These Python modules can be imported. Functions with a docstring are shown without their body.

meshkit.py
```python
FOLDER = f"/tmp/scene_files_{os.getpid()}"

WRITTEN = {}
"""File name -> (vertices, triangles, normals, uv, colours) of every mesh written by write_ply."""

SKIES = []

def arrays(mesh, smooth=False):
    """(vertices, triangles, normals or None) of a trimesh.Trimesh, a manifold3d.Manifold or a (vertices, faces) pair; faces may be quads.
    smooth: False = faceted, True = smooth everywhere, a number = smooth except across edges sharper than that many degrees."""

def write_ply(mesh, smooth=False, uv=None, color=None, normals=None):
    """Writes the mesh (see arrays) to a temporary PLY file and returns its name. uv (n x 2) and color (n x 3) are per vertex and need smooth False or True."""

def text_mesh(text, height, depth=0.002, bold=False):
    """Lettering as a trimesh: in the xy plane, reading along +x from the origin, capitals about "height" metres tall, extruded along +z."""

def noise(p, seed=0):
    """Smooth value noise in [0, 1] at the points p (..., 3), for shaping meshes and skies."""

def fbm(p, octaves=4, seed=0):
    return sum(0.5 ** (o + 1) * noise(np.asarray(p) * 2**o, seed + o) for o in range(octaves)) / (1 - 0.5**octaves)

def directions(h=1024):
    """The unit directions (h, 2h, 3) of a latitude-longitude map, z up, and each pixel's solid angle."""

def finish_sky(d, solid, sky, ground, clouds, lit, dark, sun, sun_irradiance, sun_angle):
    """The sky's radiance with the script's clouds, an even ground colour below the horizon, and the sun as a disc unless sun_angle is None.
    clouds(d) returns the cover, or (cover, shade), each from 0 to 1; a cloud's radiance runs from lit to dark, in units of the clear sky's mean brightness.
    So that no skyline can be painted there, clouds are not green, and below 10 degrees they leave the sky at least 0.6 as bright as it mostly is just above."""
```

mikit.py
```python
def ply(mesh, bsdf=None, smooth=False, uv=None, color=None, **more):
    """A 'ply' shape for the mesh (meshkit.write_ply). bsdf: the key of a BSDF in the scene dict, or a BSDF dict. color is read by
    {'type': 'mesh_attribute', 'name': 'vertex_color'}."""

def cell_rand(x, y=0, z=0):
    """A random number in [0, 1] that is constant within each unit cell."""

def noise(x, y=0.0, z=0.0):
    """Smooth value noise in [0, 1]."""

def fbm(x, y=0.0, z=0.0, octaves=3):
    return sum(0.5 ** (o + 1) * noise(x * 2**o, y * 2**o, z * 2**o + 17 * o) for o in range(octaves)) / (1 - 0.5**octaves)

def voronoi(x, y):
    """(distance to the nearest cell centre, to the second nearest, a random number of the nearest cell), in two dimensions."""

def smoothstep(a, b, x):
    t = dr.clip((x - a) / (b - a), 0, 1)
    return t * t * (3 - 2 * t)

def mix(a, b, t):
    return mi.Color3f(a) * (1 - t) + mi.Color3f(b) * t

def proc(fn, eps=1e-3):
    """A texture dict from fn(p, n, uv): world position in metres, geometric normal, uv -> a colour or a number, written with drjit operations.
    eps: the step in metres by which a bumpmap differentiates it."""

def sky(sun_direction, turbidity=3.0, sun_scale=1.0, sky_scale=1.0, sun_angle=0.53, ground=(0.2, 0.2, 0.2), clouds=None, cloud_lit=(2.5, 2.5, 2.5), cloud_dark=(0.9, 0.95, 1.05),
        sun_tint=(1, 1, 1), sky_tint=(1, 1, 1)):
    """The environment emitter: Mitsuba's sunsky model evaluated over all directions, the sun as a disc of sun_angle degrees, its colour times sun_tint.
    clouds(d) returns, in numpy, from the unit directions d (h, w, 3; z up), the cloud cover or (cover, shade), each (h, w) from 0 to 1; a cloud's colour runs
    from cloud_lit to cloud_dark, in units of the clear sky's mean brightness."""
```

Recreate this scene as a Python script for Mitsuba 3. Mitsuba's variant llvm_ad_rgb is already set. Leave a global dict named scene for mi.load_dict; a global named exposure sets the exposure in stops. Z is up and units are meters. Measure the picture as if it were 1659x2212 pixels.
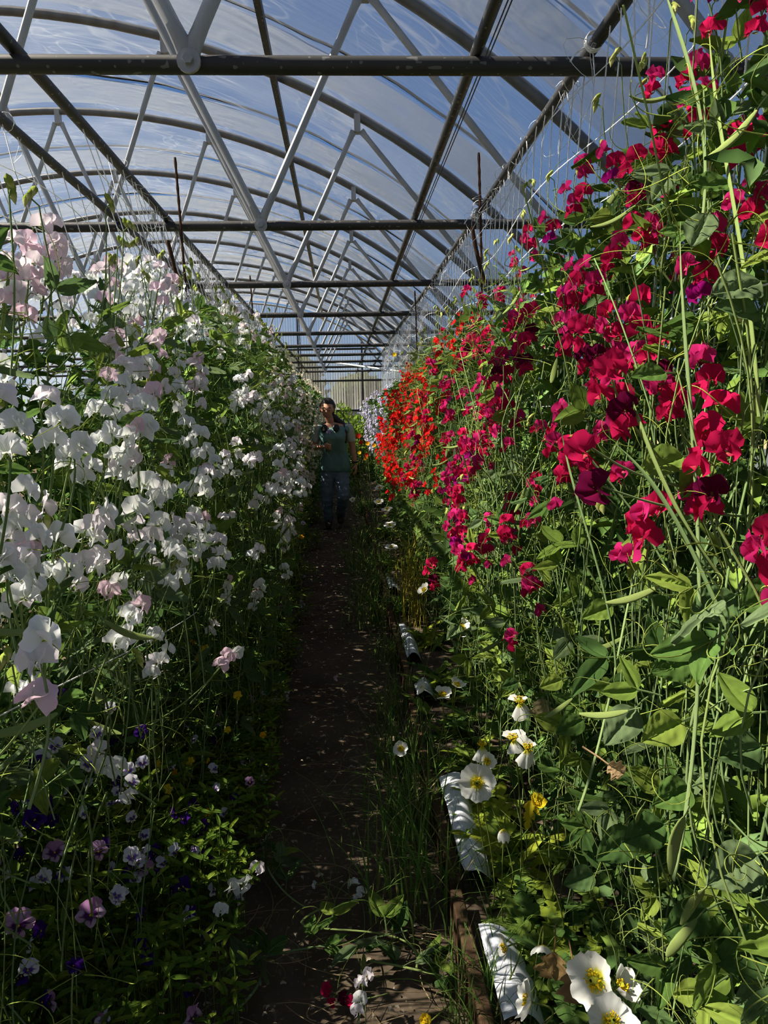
import math, sys, random
import numpy as np, trimesh, drjit as dr, mitsuba as mi, mikit, meshkit
import manifold3d as m3d
from mikit import noise, fbm, smoothstep, mix

# ------------------------------------------------------------------ camera, sky, sun, exposure
W, HH, F = 1659, 2212, 1601.9
PSI, TH, RHO = 0.0528, 0.1370, 0.0203
CAM = np.array([0, 0, 1.5])
_fw = np.array([math.sin(PSI)*math.cos(TH), math.cos(PSI)*math.cos(TH), -math.sin(TH)])
_r0 = np.array([math.cos(PSI), -math.sin(PSI), 0]); _u0 = np.cross(_r0, _fw)
_rt = math.cos(RHO)*_r0 - math.sin(RHO)*_u0; _up = math.cos(RHO)*_u0 + math.sin(RHO)*_r0
T = mi.ScalarTransform4f
scene, labels = {}, {}
scene['camera'] = {'type': 'perspective', 'fov': 2*math.degrees(math.atan(W/2/F)), 'fov_axis': 'x', 'near_clip': 0.02, 'far_clip': 500.0,
                   'to_world': T().look_at(origin=CAM.tolist(), target=(CAM+_fw).tolist(), up=_up.tolist())}
SUN = np.array([-0.60, 0.07, 0.76]); SUN /= np.linalg.norm(SUN)
def cloud_cover(d):
    n = meshkit.fbm(d*np.array([2.2, 2.2, 5.0]), 4, 3)
    s = np.clip((n-0.47)*3.0, 0, 1)
    return s*0.28, np.full_like(s, 0.35)
scene['sky'] = mikit.sky(SUN, turbidity=2.6, sun_scale=3.9, sky_scale=0.64, ground=(0.07, 0.08, 0.075), clouds=cloud_cover,
                         cloud_lit=(1.5, 1.55, 1.65), cloud_dark=(0.9, 0.95, 1.05), sun_tint=(0.92, 1.0, 1.10), sky_tint=(0.80, 0.97, 1.18))
exposure = 1.8

def at(px, py, y):                       # a point seen at a pixel of the photograph, at the measured distance y along the greenhouse
    d = _fw*F + _rt*(px-W/2) - _up*(py-HH/2)
    return CAM + d*(y/d[1])
def atz(px, py, z):
    d = _fw*F + _rt*(px-W/2) - _up*(py-HH/2)
    return CAM + d*((z-CAM[2])/d[2])

CX, CZ, RR = -2.903, -1.814, 6.471        # the arch: a circle
# ------------------------------------------------------------------ materials
def rgb(*c): return {'type': 'rgb', 'value': list(c)}
VC = {'type': 'mesh_attribute', 'name': 'vertex_color'}
B = scene
B['petal_skin'] = {'type': 'principledthin', 'base_color': VC, 'diff_trans': 0.75, 'roughness': 0.75, 'eta': 1.2, 'spec_trans': 0.0}
B['leaf_skin'] = {'type': 'principledthin', 'base_color': VC, 'diff_trans': 0.75, 'roughness': 0.45, 'eta': 1.4, 'spec_trans': 0.0}
B['stem_skin'] = {'type': 'twosided', 'b': {'type': 'diffuse', 'reflectance': VC}}
B['string_white'] = {'type': 'twosided', 'b': {'type': 'diffuse', 'reflectance': rgb(.75, .76, .78)}}
def _steel(p, n, uv):
    k = fbm(p.x*9, p.y*9, p.z*9, 3); s = smoothstep(.80, .86, noise(p.x*70, p.y*70, p.z*70))
    return mix(mix((.016, .016, .017), (.036, .036, .036), k), (.3, .3, .3), s*.3)
B['dark_steel'] = {'type': 'twosided', 'b': {'type': 'principled', 'base_color': mikit.proc(_steel), 'roughness': .5, 'metallic': .1, 'specular': .35}}
def _galv(p, n, uv):
    k = fbm(p.x*14, p.y*14, p.z*5, 3)
    return mix((.20, .205, .21), (.36, .37, .38), k)
B['galvanized'] = {'type': 'twosided', 'b': {'type': 'principled', 'base_color': mikit.proc(_galv), 'roughness': .40, 'metallic': .15}}
B['weathered_steel'] = {'type': 'twosided', 'b': {'type': 'principled', 'base_color': mikit.proc(lambda p, n, uv: mix((.07, .072, .076), (.14, .145, .152), fbm(p.x*14, p.y*14, p.z*5, 3))), 'roughness': .35, 'metallic': .2}}
def _rust(p, n, uv): return mix((.035, .022, .016), (.07, .04, .028), noise(p.x*80, p.y*80, p.z*80))
B['rusty_steel'] = {'type': 'twosided', 'b': {'type': 'diffuse', 'reflectance': mikit.proc(_rust)}}
def _film_w(p, n, uv):                    # where the old film is creased and dusty it scatters, elsewhere one sees through
    s = dr.sqrt(dr.square(p.x-CX)+dr.square(p.z-CZ)); ph = dr.atan2(p.x-CX, p.z-CZ)*6.5
    a = fbm(ph*.9, p.y*1.3, 0., 4); w = noise(ph*1.7, p.y*1.7, 5.)
    r1 = 1-dr.abs(2*noise(ph*1.6+w*1.5, p.y*5.5+ph*1.4, 1.)-1); r2 = 1-dr.abs(2*noise(ph*4.+w*2, p.y*9.-ph*2.5, 2.)-1); r3 = 1-dr.abs(2*noise(ph*2.6+w*1.5+p.y*2., p.y*21.-ph*3., 3.)-1)
    crease = smoothstep(.80, .98, r1)*.09 + smoothstep(.82, 1., r2)*.18 + smoothstep(.80, 1., r3)*.16
    fine = noise(ph*3.+p.y, p.y*60, 4.)
    return dr.clip(.13 + .20*smoothstep(.30, .72, a) + crease*smoothstep(.25, .6, w) + .05*fine, 0, .95)
B['film'] = {'type': 'blendbsdf', 'weight': mikit.proc(_film_w), 'a': {'type': 'thindielectric', 'int_ior': 1.06},
             'b': {'type': 'principledthin', 'base_color': rgb(.36, .40, .46), 'diff_trans': 1.0, 'roughness': .5, 'eta': 1.3}}
def _film2_w(p, n, uv): return dr.clip(.32 + .3*fbm(p.x*4, p.y*12, p.z*4, 3), 0, 1)
B['film_overlap'] = {'type': 'blendbsdf', 'weight': mikit.proc(_film2_w), 'a': {'type': 'thindielectric', 'int_ior': 1.06},
                     'b': {'type': 'principledthin', 'base_color': rgb(.29, .32, .36), 'diff_trans': 1.0, 'roughness': .6, 'eta': 1.3}}
def _poly_w(p, n, uv): return dr.clip(.22 + .45*smoothstep(.3, .7, noise(p.x*26, 0., p.z*.5))*smoothstep(3.6, 1.4, p.z) + .12*noise(p.x*60, p.z*2., 1.), 0, 1)
B['polycarbonate'] = {'type': 'blendbsdf', 'weight': mikit.proc(_poly_w), 'a': {'type': 'thindielectric', 'int_ior': 1.3},
                      'b': {'type': 'principledthin', 'base_color': rgb(.6, .62, .64), 'diff_trans': 1.2, 'roughness': .4, 'eta': 1.4}}
def _soil(p, n, uv):
    k = fbm(p.x*5, p.y*5, 0., 4); g = noise(p.x*90, p.y*90, 0.)
    return mix(mix((.055, .042, .03), (.12, .094, .068), k), (.16, .135, .10), smoothstep(.72, .9, g)*.6)
B['soil'] = {'type': 'twosided', 'b': {'type': 'diffuse', 'reflectance': mikit.proc(_soil)}}
B['field'] = {'type': 'twosided', 'b': {'type': 'diffuse', 'reflectance': mikit.proc(lambda p, n, uv: mix((.24, .19, .09), (.34, .28, .14), fbm(p.x*.5, p.y*.5, 0., 3)))}}
def _wood(p, n, uv):
    return mix((.045, .032, .022), (.12, .075, .045), fbm(p.x*30, p.y*3, p.z*40, 3))
B['old_wood'] = {'type': 'twosided', 'b': {'type': 'diffuse', 'reflectance': mikit.proc(_wood)}}
B['white_sheet'] = {'type': 'twosided', 'b': {'type': 'principled', 'base_color': mikit.proc(lambda p, n, uv: mix((.55, .60, .70), (.72, .75, .82), fbm(p.x*7, p.y*7, p.z*7, 3))), 'roughness': .4}}
def flat(name, c, r=.6): B[name] = {'type': 'twosided', 'b': {'type': 'principled', 'base_color': rgb(*c), 'roughness': r, 'specular': .3}}
flat('skin', (.42, .21, .13), .5); flat('hair_dark', (.018, .012, .009), .4); flat('teal_cloth', (.10, .20, .185), .9); flat('pale_cloth', (.36, .40, .37), .9)
flat('denim', (.12, .17, .22), .9); flat('black_rubber', (.012, .012, .013), .5); flat('boot_leather', (.04, .03, .025), .6); flat('lips', (.30, .09, .08), .4); flat('eye_dark', (.015, .01, .01), .3)
flat('white_paint', (.75, .76, .78), .5)

# ------------------------------------------------------------------ mesh helpers
R = np.random.default_rng(7)
def U(a, b): return float(R.uniform(a, b))
def unit(v): v = np.asarray(v, float); return v/(np.linalg.norm(v)+1e-12)
def frame(fwd, up=(0, 0, 1)):            # columns: x = fwd, z close to up
    x = unit(fwd); y = unit(np.cross(up, x)); return np.stack([x, y, np.cross(x, y)], 1)
def uframe(up, fwd):                     # columns: z = up, x close to fwd
    z = unit(up); y = unit(np.cross(z, fwd)); return np.stack([np.cross(y, z), y, z], 1)
def mat(Rm, t, s=1.0):
    M = np.eye(4); M[:3, :3] = Rm*s; M[:3, 3] = t; return M
def rotz(a): c, s = math.cos(a), math.sin(a); return np.array([[c, -s, 0], [s, c, 0], [0, 0, 1.]])
def rotx(a): c, s = math.cos(a), math.sin(a); return np.array([[1, 0, 0], [0, c, -s], [0, s, c]])
def roty(a): c, s = math.cos(a), math.sin(a); return np.array([[c, 0, s], [0, 1, 0], [-s, 0, c]])
class MB:                                # collects pieces of one mesh: vertices, triangles, colours
    def __init__(s): s.v, s.f, s.c, s.n = [], [], [], 0
    def add(s, v, f, c, M=None):
        v = np.asarray(v, float)
        if M is not None: v = v@M[:3, :3].T + M[:3, 3]
        s.v.append(v); s.f.append(np.asarray(f)+s.n); s.n += len(v)
        s.c.append(np.broadcast_to(np.asarray(c, float), (len(v), 3))); return s
    def arr(s): return np.vstack(s.v), np.vstack(s.f), np.vstack(s.c)
    def put(s, other, M=None): v, f, c = other.arr(); return s.add(v, f, c, M)
    def ply(s, bsdf, smooth=True): v, f, c = s.arr(); return mikit.ply((v, f), bsdf, smooth=smooth, color=c)
def gridf(nu, nv):
    i = np.arange(nu*nv).reshape(nu, nv); a, b, c, d = i[:-1, :-1].ravel(), i[1:, :-1].ravel(), i[1:, 1:].ravel(), i[:-1, 1:].ravel()
    return np.vstack([np.stack([a, b, c], 1), np.stack([a, c, d], 1)])
def uvgrid(nu, nv, u0=0, u1=1, v0=-1, v1=1):
    u, v = np.meshgrid(np.linspace(u0, u1, nu), np.linspace(v0, v1, nv), indexing='ij'); return u.ravel(), v.ravel()
def tube(p, r, sides=5, flat=1.0, cap=False):
    p = np.asarray(p, float); n = len(p); t = np.gradient(p, axis=0); t /= np.linalg.norm(t, axis=1, keepdims=True)+1e-12
    ref = np.array([0, 0, 1.]) if abs(t[:, 2]).mean() < .8 else np.array([1., 0, 0])
    a = np.cross(t, ref); a /= np.linalg.norm(a, axis=1, keepdims=True)+1e-12; b = np.cross(t, a)
    r = np.broadcast_to(np.asarray(r, float), (n,)); w = np.arange(sides)*2*np.pi/sides
    v = p[:, None]+r[:, None, None]*(np.cos(w)[None, :, None]*a[:, None]+np.sin(w)[None, :, None]*b[:, None]*flat)
    i = np.arange(n*sides).reshape(n, sides); j = np.roll(i, -1, 1)
    f = np.vstack([np.stack([i[:-1].ravel(), j[:-1].ravel(), j[1:].ravel()], 1), np.stack([i[:-1].ravel(), j[1:].ravel(), i[1:].ravel()], 1)])
    v = v.reshape(-1, 3)
    if cap:
        m = len(v); v = np.vstack([v, p[:1], p[-1:]]); k = np.arange(sides); q = (k+1) % sides
        f = np.vstack([f, np.stack([q, k, k*0+m], 1), np.stack([k+(n-1)*sides, q+(n-1)*sides, k*0+m+1], 1)])
    return v, f
def spline(pts, n):
    from scipy.interpolate import CubicSpline
    pts = np.asarray(pts, float)
    if len(pts) == 2: return pts[0]+(pts[1]-pts[0])*np.linspace(0, 1, n)[:, None]
    t = np.r_[0, np.cumsum(np.linalg.norm(np.diff(pts, axis=0), axis=1))]; return CubicSpline(t, pts)(np.linspace(0, t[-1], n))
counts = {}
def numbered(base):
    k = counts.get(base, 0); counts[base] = k+1; return base if k == 0 else f'{base}_{k:03d}'
def tag(key, label, cat=None, group=None, kind=None):
    d = {'label': label}
    if cat: d['category'] = cat
    if group: d['group'] = group
    if kind: d['kind'] = kind
    labels[key] = d; return key
def structure(key): labels[key] = {'kind': 'structure'}; return key
def stuffpart(key, label=None):
    labels[key] = {'kind': 'stuff'}
    if label: labels[key]['label'] = label
def sgroup(key, **kids): scene['proto_'+key] = {'type': 'shapegroup', **kids}; return 'proto_'+key
def inst(key, group, M): scene[key] = {'type': 'instance', 'to_world': T(M), 'shape': {'type': 'ref', 'id': group}}; return key
ORD = ['nearest', 'second', 'third', 'fourth', 'fifth', 'sixth', 'seventh', 'eighth', 'ninth', 'tenth', 'eleventh', 'twelfth', 'thirteenth', 'fourteenth', 'fifteenth', 'sixteenth', 'seventeenth',
       'eighteenth', 'nineteenth', 'twentieth']
_TENS = {20: 'twenty', 30: 'thirty', 40: 'forty', 50: 'fifty'}
def ordinal(i):
    if i < 20: return ORD[i]
    n = i+1; t, u = n//10*10, n % 10
    return _TENS[t][:-1]+'ieth' if u == 0 else _TENS[t]+'-'+('first' if u == 1 else ORD[u-1])

# ------------------------------------------------------------------ greenhouse shell
S, D0, NT = 2.0, 2.466, 10
TZ = 2.558
YF, YB = -3.5, 22.45
def arc(x, r=RR): return CZ+math.sqrt(max(r*r-(x-CX)**2, 0))
PH = math.acos(-CZ/RR)
def arcpt(phi, y, r=RR): return np.array([CX+r*math.sin(phi), y, CZ+r*math.cos(phi)])
yk = [D0+S*k for k in range(-2, NT)]
# floor
u, v = uvgrid(160, 60, YF-.5, YB+.5, -9.4, 3.6)
z = (meshkit.fbm(np.stack([v*4, u*4, u*0], 1), 3, 5)-.5)*.035 + (meshkit.noise(np.stack([v*1.2, u*.8, u*0], 1), 8)-.5)*.03
scene['floor'] = mikit.ply((np.stack([v, u, z-.015], 1), gridf(160, 60)[:, ::-1]), 'soil', smooth=True); structure('floor')
gx, gy = uvgrid(40, 40, -60, 60, 23, 140)
scene['ground_outside'] = mikit.ply((np.stack([gx, gy, meshkit.noise(np.stack([gx*.1, gy*.1, gx*0], 1), 2)*.6-.35], 1), gridf(40, 40)), 'field', smooth=True); structure('ground_outside')
# film in bays, each running from one lap line to the next
LAP = [yk[0]-2.2]+[y-.70 for y in yk[1:]]+[YB+.1]
def film_sheet(y0, y1, r, seed, n=90, m=16, amp=.03):
    ph, t = uvgrid(n, m, -PH+.01, PH-.01, y0, y1)
    w = (meshkit.fbm(np.stack([ph*9, t*2.2, ph*0], 1), 3, seed)-.5)*amp*2
    rr = r+w
    v = np.stack([CX+rr*np.sin(ph), t, CZ+rr*np.cos(ph)], 1); v[:, 2] = np.maximum(v[:, 2], .0)
    return v, gridf(n, m)
structure('ceiling')
for i in range(len(LAP)-1):
    kk = 'ceiling__film_panel' + (f'_{i:03d}' if i else '')
    scene[kk] = mikit.ply(film_sheet(LAP[i], LAP[i+1], RR+.10, i), 'film', smooth=True)
for i, y in enumerate(LAP[1:-1]):
    kk = 'ceiling__film_lap' + (f'_{i:03d}' if i else '')
    scene[kk] = mikit.ply(film_sheet(y, y+.62, RR+.07, 50+i, 90, 5, .02), 'film_overlap', smooth=True)
    ph = np.linspace(-PH+.02, PH-.02, 150)
    wob = (meshkit.noise(np.stack([ph*26, ph*0, ph*0], 1), i)-.5)*.05
    pts = np.stack([CX+(RR+.115)*np.sin(ph), y+wob, CZ+(RR+.115)*np.cos(ph)], 1)
    kr = 'ceiling__hold_down_rope' + (f'_{i:03d}' if i else '')
    scene[kr] = mikit.ply(tube(pts, .011, 4), 'dark_steel', smooth=True)
# trusses
BN = [-2.05, -.433, 1.218]; TN = [(-2.90, None), (-1.341, 4.416), (.186, 3.906)]
bot = sorted(BN+[2*CX-x for x in BN]); top = sorted([-2.90, -1.341, .186]+[2*CX+1.341, 2*CX-.186])
XE = CX+math.sqrt(RR**2-(TZ-CZ)**2)
def rod(a, b, r, sides=10): return tube(spline([a, b], 3), r, sides, cap=True)
def flatrod(a, b, r):                    # a pipe whose ends are pressed flat for the bolt
    a, b = np.asarray(a, float), np.asarray(b, float); L = np.linalg.norm(b-a); d = (b-a)/L
    q = np.array([0, .02, .05, .10]); s = np.r_[q, (L-q)[::-1]]
    p = a+d*s[:, None]; k = np.array([1.25, 1.25, 1.1, 1, 1, 1.1, 1.25, 1.25])*r; fl = np.array([.25, .25, .6, 1, 1, .6, .25, .25])
    side = unit(np.cross(d, [0, 1, 0])); w = np.arange(10)*2*np.pi/10
    v = (p[:, None]+k[:, None, None]*(np.cos(w)[None, :, None]*side+fl[:, None, None]*np.sin(w)[None, :, None]*np.array([0, 1., 0]))).reshape(-1, 3)
    _, f = tube(p, k, 10); m = len(v); v = np.vstack([v, p[:1], p[-1:]]); e = np.arange(10); g = (e+1) % 10
    return v, np.vstack([f, np.stack([e, g, e*0+m], 1), np.stack([g+70, e+70, e*0+m+1], 1)])
near_ord = {0: 'first', 1: 'second', 2: 'third', 3: 'fourth', 4: 'fifth', 5: 'sixth', 6: 'seventh', 7: 'eighth', 8: 'ninth', 9: 'tenth'}
for k, y in zip(range(-2, NT), yk):
    t = numbered('roof_truss')
    if k < 0: tag(t, f'arched steel roof truss standing behind the camera, {"farther back" if k == -2 else "just overhead"}', 'truss')
    else: tag(t, f'arched pipe roof truss with bolted webs, {near_ord[k]} in line from the camera', 'truss')
    ph = np.linspace(-PH, PH, 64); pts = np.stack([CX+(RR+.02)*np.sin(ph), ph*0+y, CZ+(RR+.02)*np.cos(ph)], 1)
    scene[t+'__arch_rib'] = mikit.ply(tube(pts, .036, 10, cap=True), 'weathered_steel', smooth=40)
    scene[t+'__tie_pipe'] = mikit.ply(tube(spline([(2*CX-XE, y, TZ), (XE, y, TZ)], 24), .0275, 14, cap=True), 'dark_steel', smooth=40)
    n = 0
    def part(base, m, b, sm=40):
        c = counts.get(t+base, 0); counts[t+base] = c+1
        scene[f'{t}__{base}'+(f'_{c:03d}' if c else '')] = mikit.ply(m, b, smooth=sm)
    for bx in bot:
        up = sorted(top, key=lambda x: abs(x-bx))[:2] if abs(bx-bot[0]) > .1 and abs(bx-bot[-1]) > .1 else [min(top, key=lambda x: abs(x-bx)), bx+(.75 if bx > CX else -.75)]
        for q, tx in enumerate(up):
            tz = arc(tx)-.10
            if tz < TZ+.1: continue
            part('web_pipe', flatrod((bx, y-.035, TZ+.01), (tx+(.03 if tx > bx else -.03)*-1, y-.01, tz), .0215 if k > 0 else .024), 'galvanized')
        part('node_bolt', tube([(bx, y-.062, TZ-.005), (bx, y-.035, TZ-.005)], .016, 6, cap=True), 'galvanized', False)
        part('node_plate', tube([(bx, y-.046, TZ-.005), (bx, y-.034, TZ-.005)], .036, 16, cap=True), 'galvanized', 40)
    for tx in top:
        tz = arc(tx); b = trimesh.creation.box((.05, .075, .14)); b.apply_translation((tx, y, tz-.045)); part('rib_bracket', (b.vertices, b.faces), 'galvanized', False)
# long pipes lying on the ties, the flat ridge purlin, wires
def long_pipe(name, x, zz, r, label, mat_='dark_steel', cat='pipe'):
    key = numbered(name); yy = np.linspace(YF+.3, YB-.1, 40)
    p = np.stack([x+(meshkit.noise(np.stack([yy*.4, yy*0+x, yy*0], 1), 3)-.5)*.03, yy, zz+(meshkit.noise(np.stack([yy*.5, yy*0+x, yy*0], 1), 4)-.5)*.016], 1)
    scene[key] = mikit.ply(tube(p, r, 12, cap=True), mat_, smooth=40); tag(key, label, cat)
PZ = TZ+.046
XR, XQ, XB, XA = .80, .45, -.96, -1.24
long_pipe('trellis_pipe', XR, PZ, .021, 'dark trellis pipe carrying the white net above the red flower row')
long_pipe('trellis_pipe', XQ, PZ, .019, 'dark bare pipe lying on the ties just left of the net pipe')
long_pipe('trellis_pipe', XB, PZ, .021, 'dark pipe with tangled net string above the white flower row, nearer the path')
long_pipe('trellis_pipe', XA, PZ, .021, 'outermost dark pipe above the back of the white flower row')
b = trimesh.creation.box((.045, YB-YF-.4, .07)); b.apply_translation((-.47, (YB+YF)/2, arc(-.47)-.075))
key = numbered('ridge_purlin'); scene[key] = mikit.ply((b.vertices, b.faces), 'dark_steel'); tag(key, 'dark flat roof purlin running lengthwise under the arches', 'purlin')
for i, dx in enumerate((.06, .085)):
    key = numbered('support_wire'); yy = np.linspace(YF+.3, YB-.2, 12)
    scene[key] = mikit.ply(tube(np.stack([yy*0+XQ+dx, yy, yy*0+PZ+.06+.03*i], 1), .0025, 4), 'dark_steel', smooth=True)
    tag(key, ['thin dark wire stretched beside the bare pipe, lower of two', 'thin dark wire stretched beside the bare pipe, upper of two'][i], 'wire')
for i, (p0, p1) in enumerate([((at(711, 782, 18.0)), (at(868, 803, 16.0)))]):
    key = numbered('brace_pole'); scene[key] = mikit.ply(rod(p0, p1, .022), 'white_paint', smooth=40); tag(key, 'white slanting pole crossing the path near the end wall', 'pole')
# end walls of corrugated clear sheet on a pipe frame
def end_wall(y, key, zb=1.50):
    structure(key)
    xs = np.arange(CX-6.15, CX+6.16, .02); n = 0
    for x0 in np.arange(CX-6.1, CX+6.1, .82):
        x1 = min(x0+.84, CX+6.1); x = np.linspace(x0, x1, 84); ztop = np.array([max(arc(q)-.02, zb+.01) for q in x])
        tt = np.linspace(0, 1, 8); X, TT = np.meshgrid(x, tt, indexing='ij'); Z = zb+(ztop[:, None]-zb)*TT
        Y = y+.012*np.sin(X*2*np.pi/.075)+(n % 2)*.006
        scene[f'{key}__clear_sheet'+(f'_{n:03d}' if n else '')] = mikit.ply((np.stack([X, Y, Z], -1).reshape(-1, 3), gridf(84, 8)), 'polycarbonate', smooth=True); n += 1
    b = trimesh.creation.box((12.3, .05, zb)); b.apply_translation((CX, y+.03, zb/2)); scene[key+'__base_board'] = mikit.ply((b.vertices, b.faces), 'white_paint')
    for i, zz in enumerate((zb, 2.38, 3.30)):
        hw = math.sqrt(RR**2-(zz-CZ)**2)-.05
        scene[key+'__frame_bar'+(f'_{i:03d}' if i else '')] = mikit.ply(rod((CX-hw, y-.06, zz), (CX+hw, y-.06, zz), .03), 'dark_steel', smooth=40)
    for i, xx in enumerate((-5.3, -2.9, -1.25, .62)):
        scene[key+'__frame_post'+(f'_{i:03d}' if i else '')] = mikit.ply(rod((xx, y-.07, 0), (xx, y-.07, arc(xx)-.05), .024), 'dark_steel', smooth=40)
    ph = np.linspace(-PH, PH, 60); scene[key+'__arch_rib'] = mikit.ply(tube(np.stack([CX+RR*np.sin(ph), ph*0+y-.03, CZ+RR*np.cos(ph)], 1), .03, 8), 'galvanized', smooth=True)
end_wall(YB, 'wall_far'); end_wall(YF, 'wall_back', .9)
# rebar stakes
def rebar(p0, p1, label, bend=0.0):
    key = numbered('rebar_stake'); pts = spline([p0, (np.asarray(p0)+p1)/2+[bend, 0, 0], p1], 90)
    r = .0075*(1+.16*np.cos(np.arange(90)*math.pi)); scene[key] = mikit.ply(tube(pts, r, 6, cap=True), 'rusty_steel', smooth=False); tag(key, label, 'stake')
for (px, py, y, lab) in [(1034, 330, 4.2, 'rusty rebar stake leaning on the net pipe by the crimson flowers, nearest of its line'), (896, 628, 7.6, 'rusty rebar stake rising among the red flowers'),
                         (378, 340, 4.4, 'tall rusty rebar stake standing behind the white flowers, nearest of its line'), (540, 595, 7.9, 'rusty rebar stake in the white row, second from the camera'),
                         (643, 650, 13.6, 'rusty rebar stake far down the white flower row')]:
    p = at(px, py, y); rebar((p[0]+.01, y+.03, 0.0), p, lab, .02)
for (a, b, c, y, lab) in [((1020, 490), (1030, 545), (1048, 612), 4.0, 'bent dark rod hanging from the net pipe over the crimson flowers'), ((362, 520), (376, 575), (392, 655), 4.2, 'bent dark rod below the string knot above the white flowers')]:
    key = numbered('bent_rod'); scene[key] = mikit.ply(tube(spline([at(*a, y), at(*b, y), at(*c, y)], 24), .011, 6, cap=True), 'rusty_steel', smooth=True); tag(key, lab, 'rod')

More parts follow.
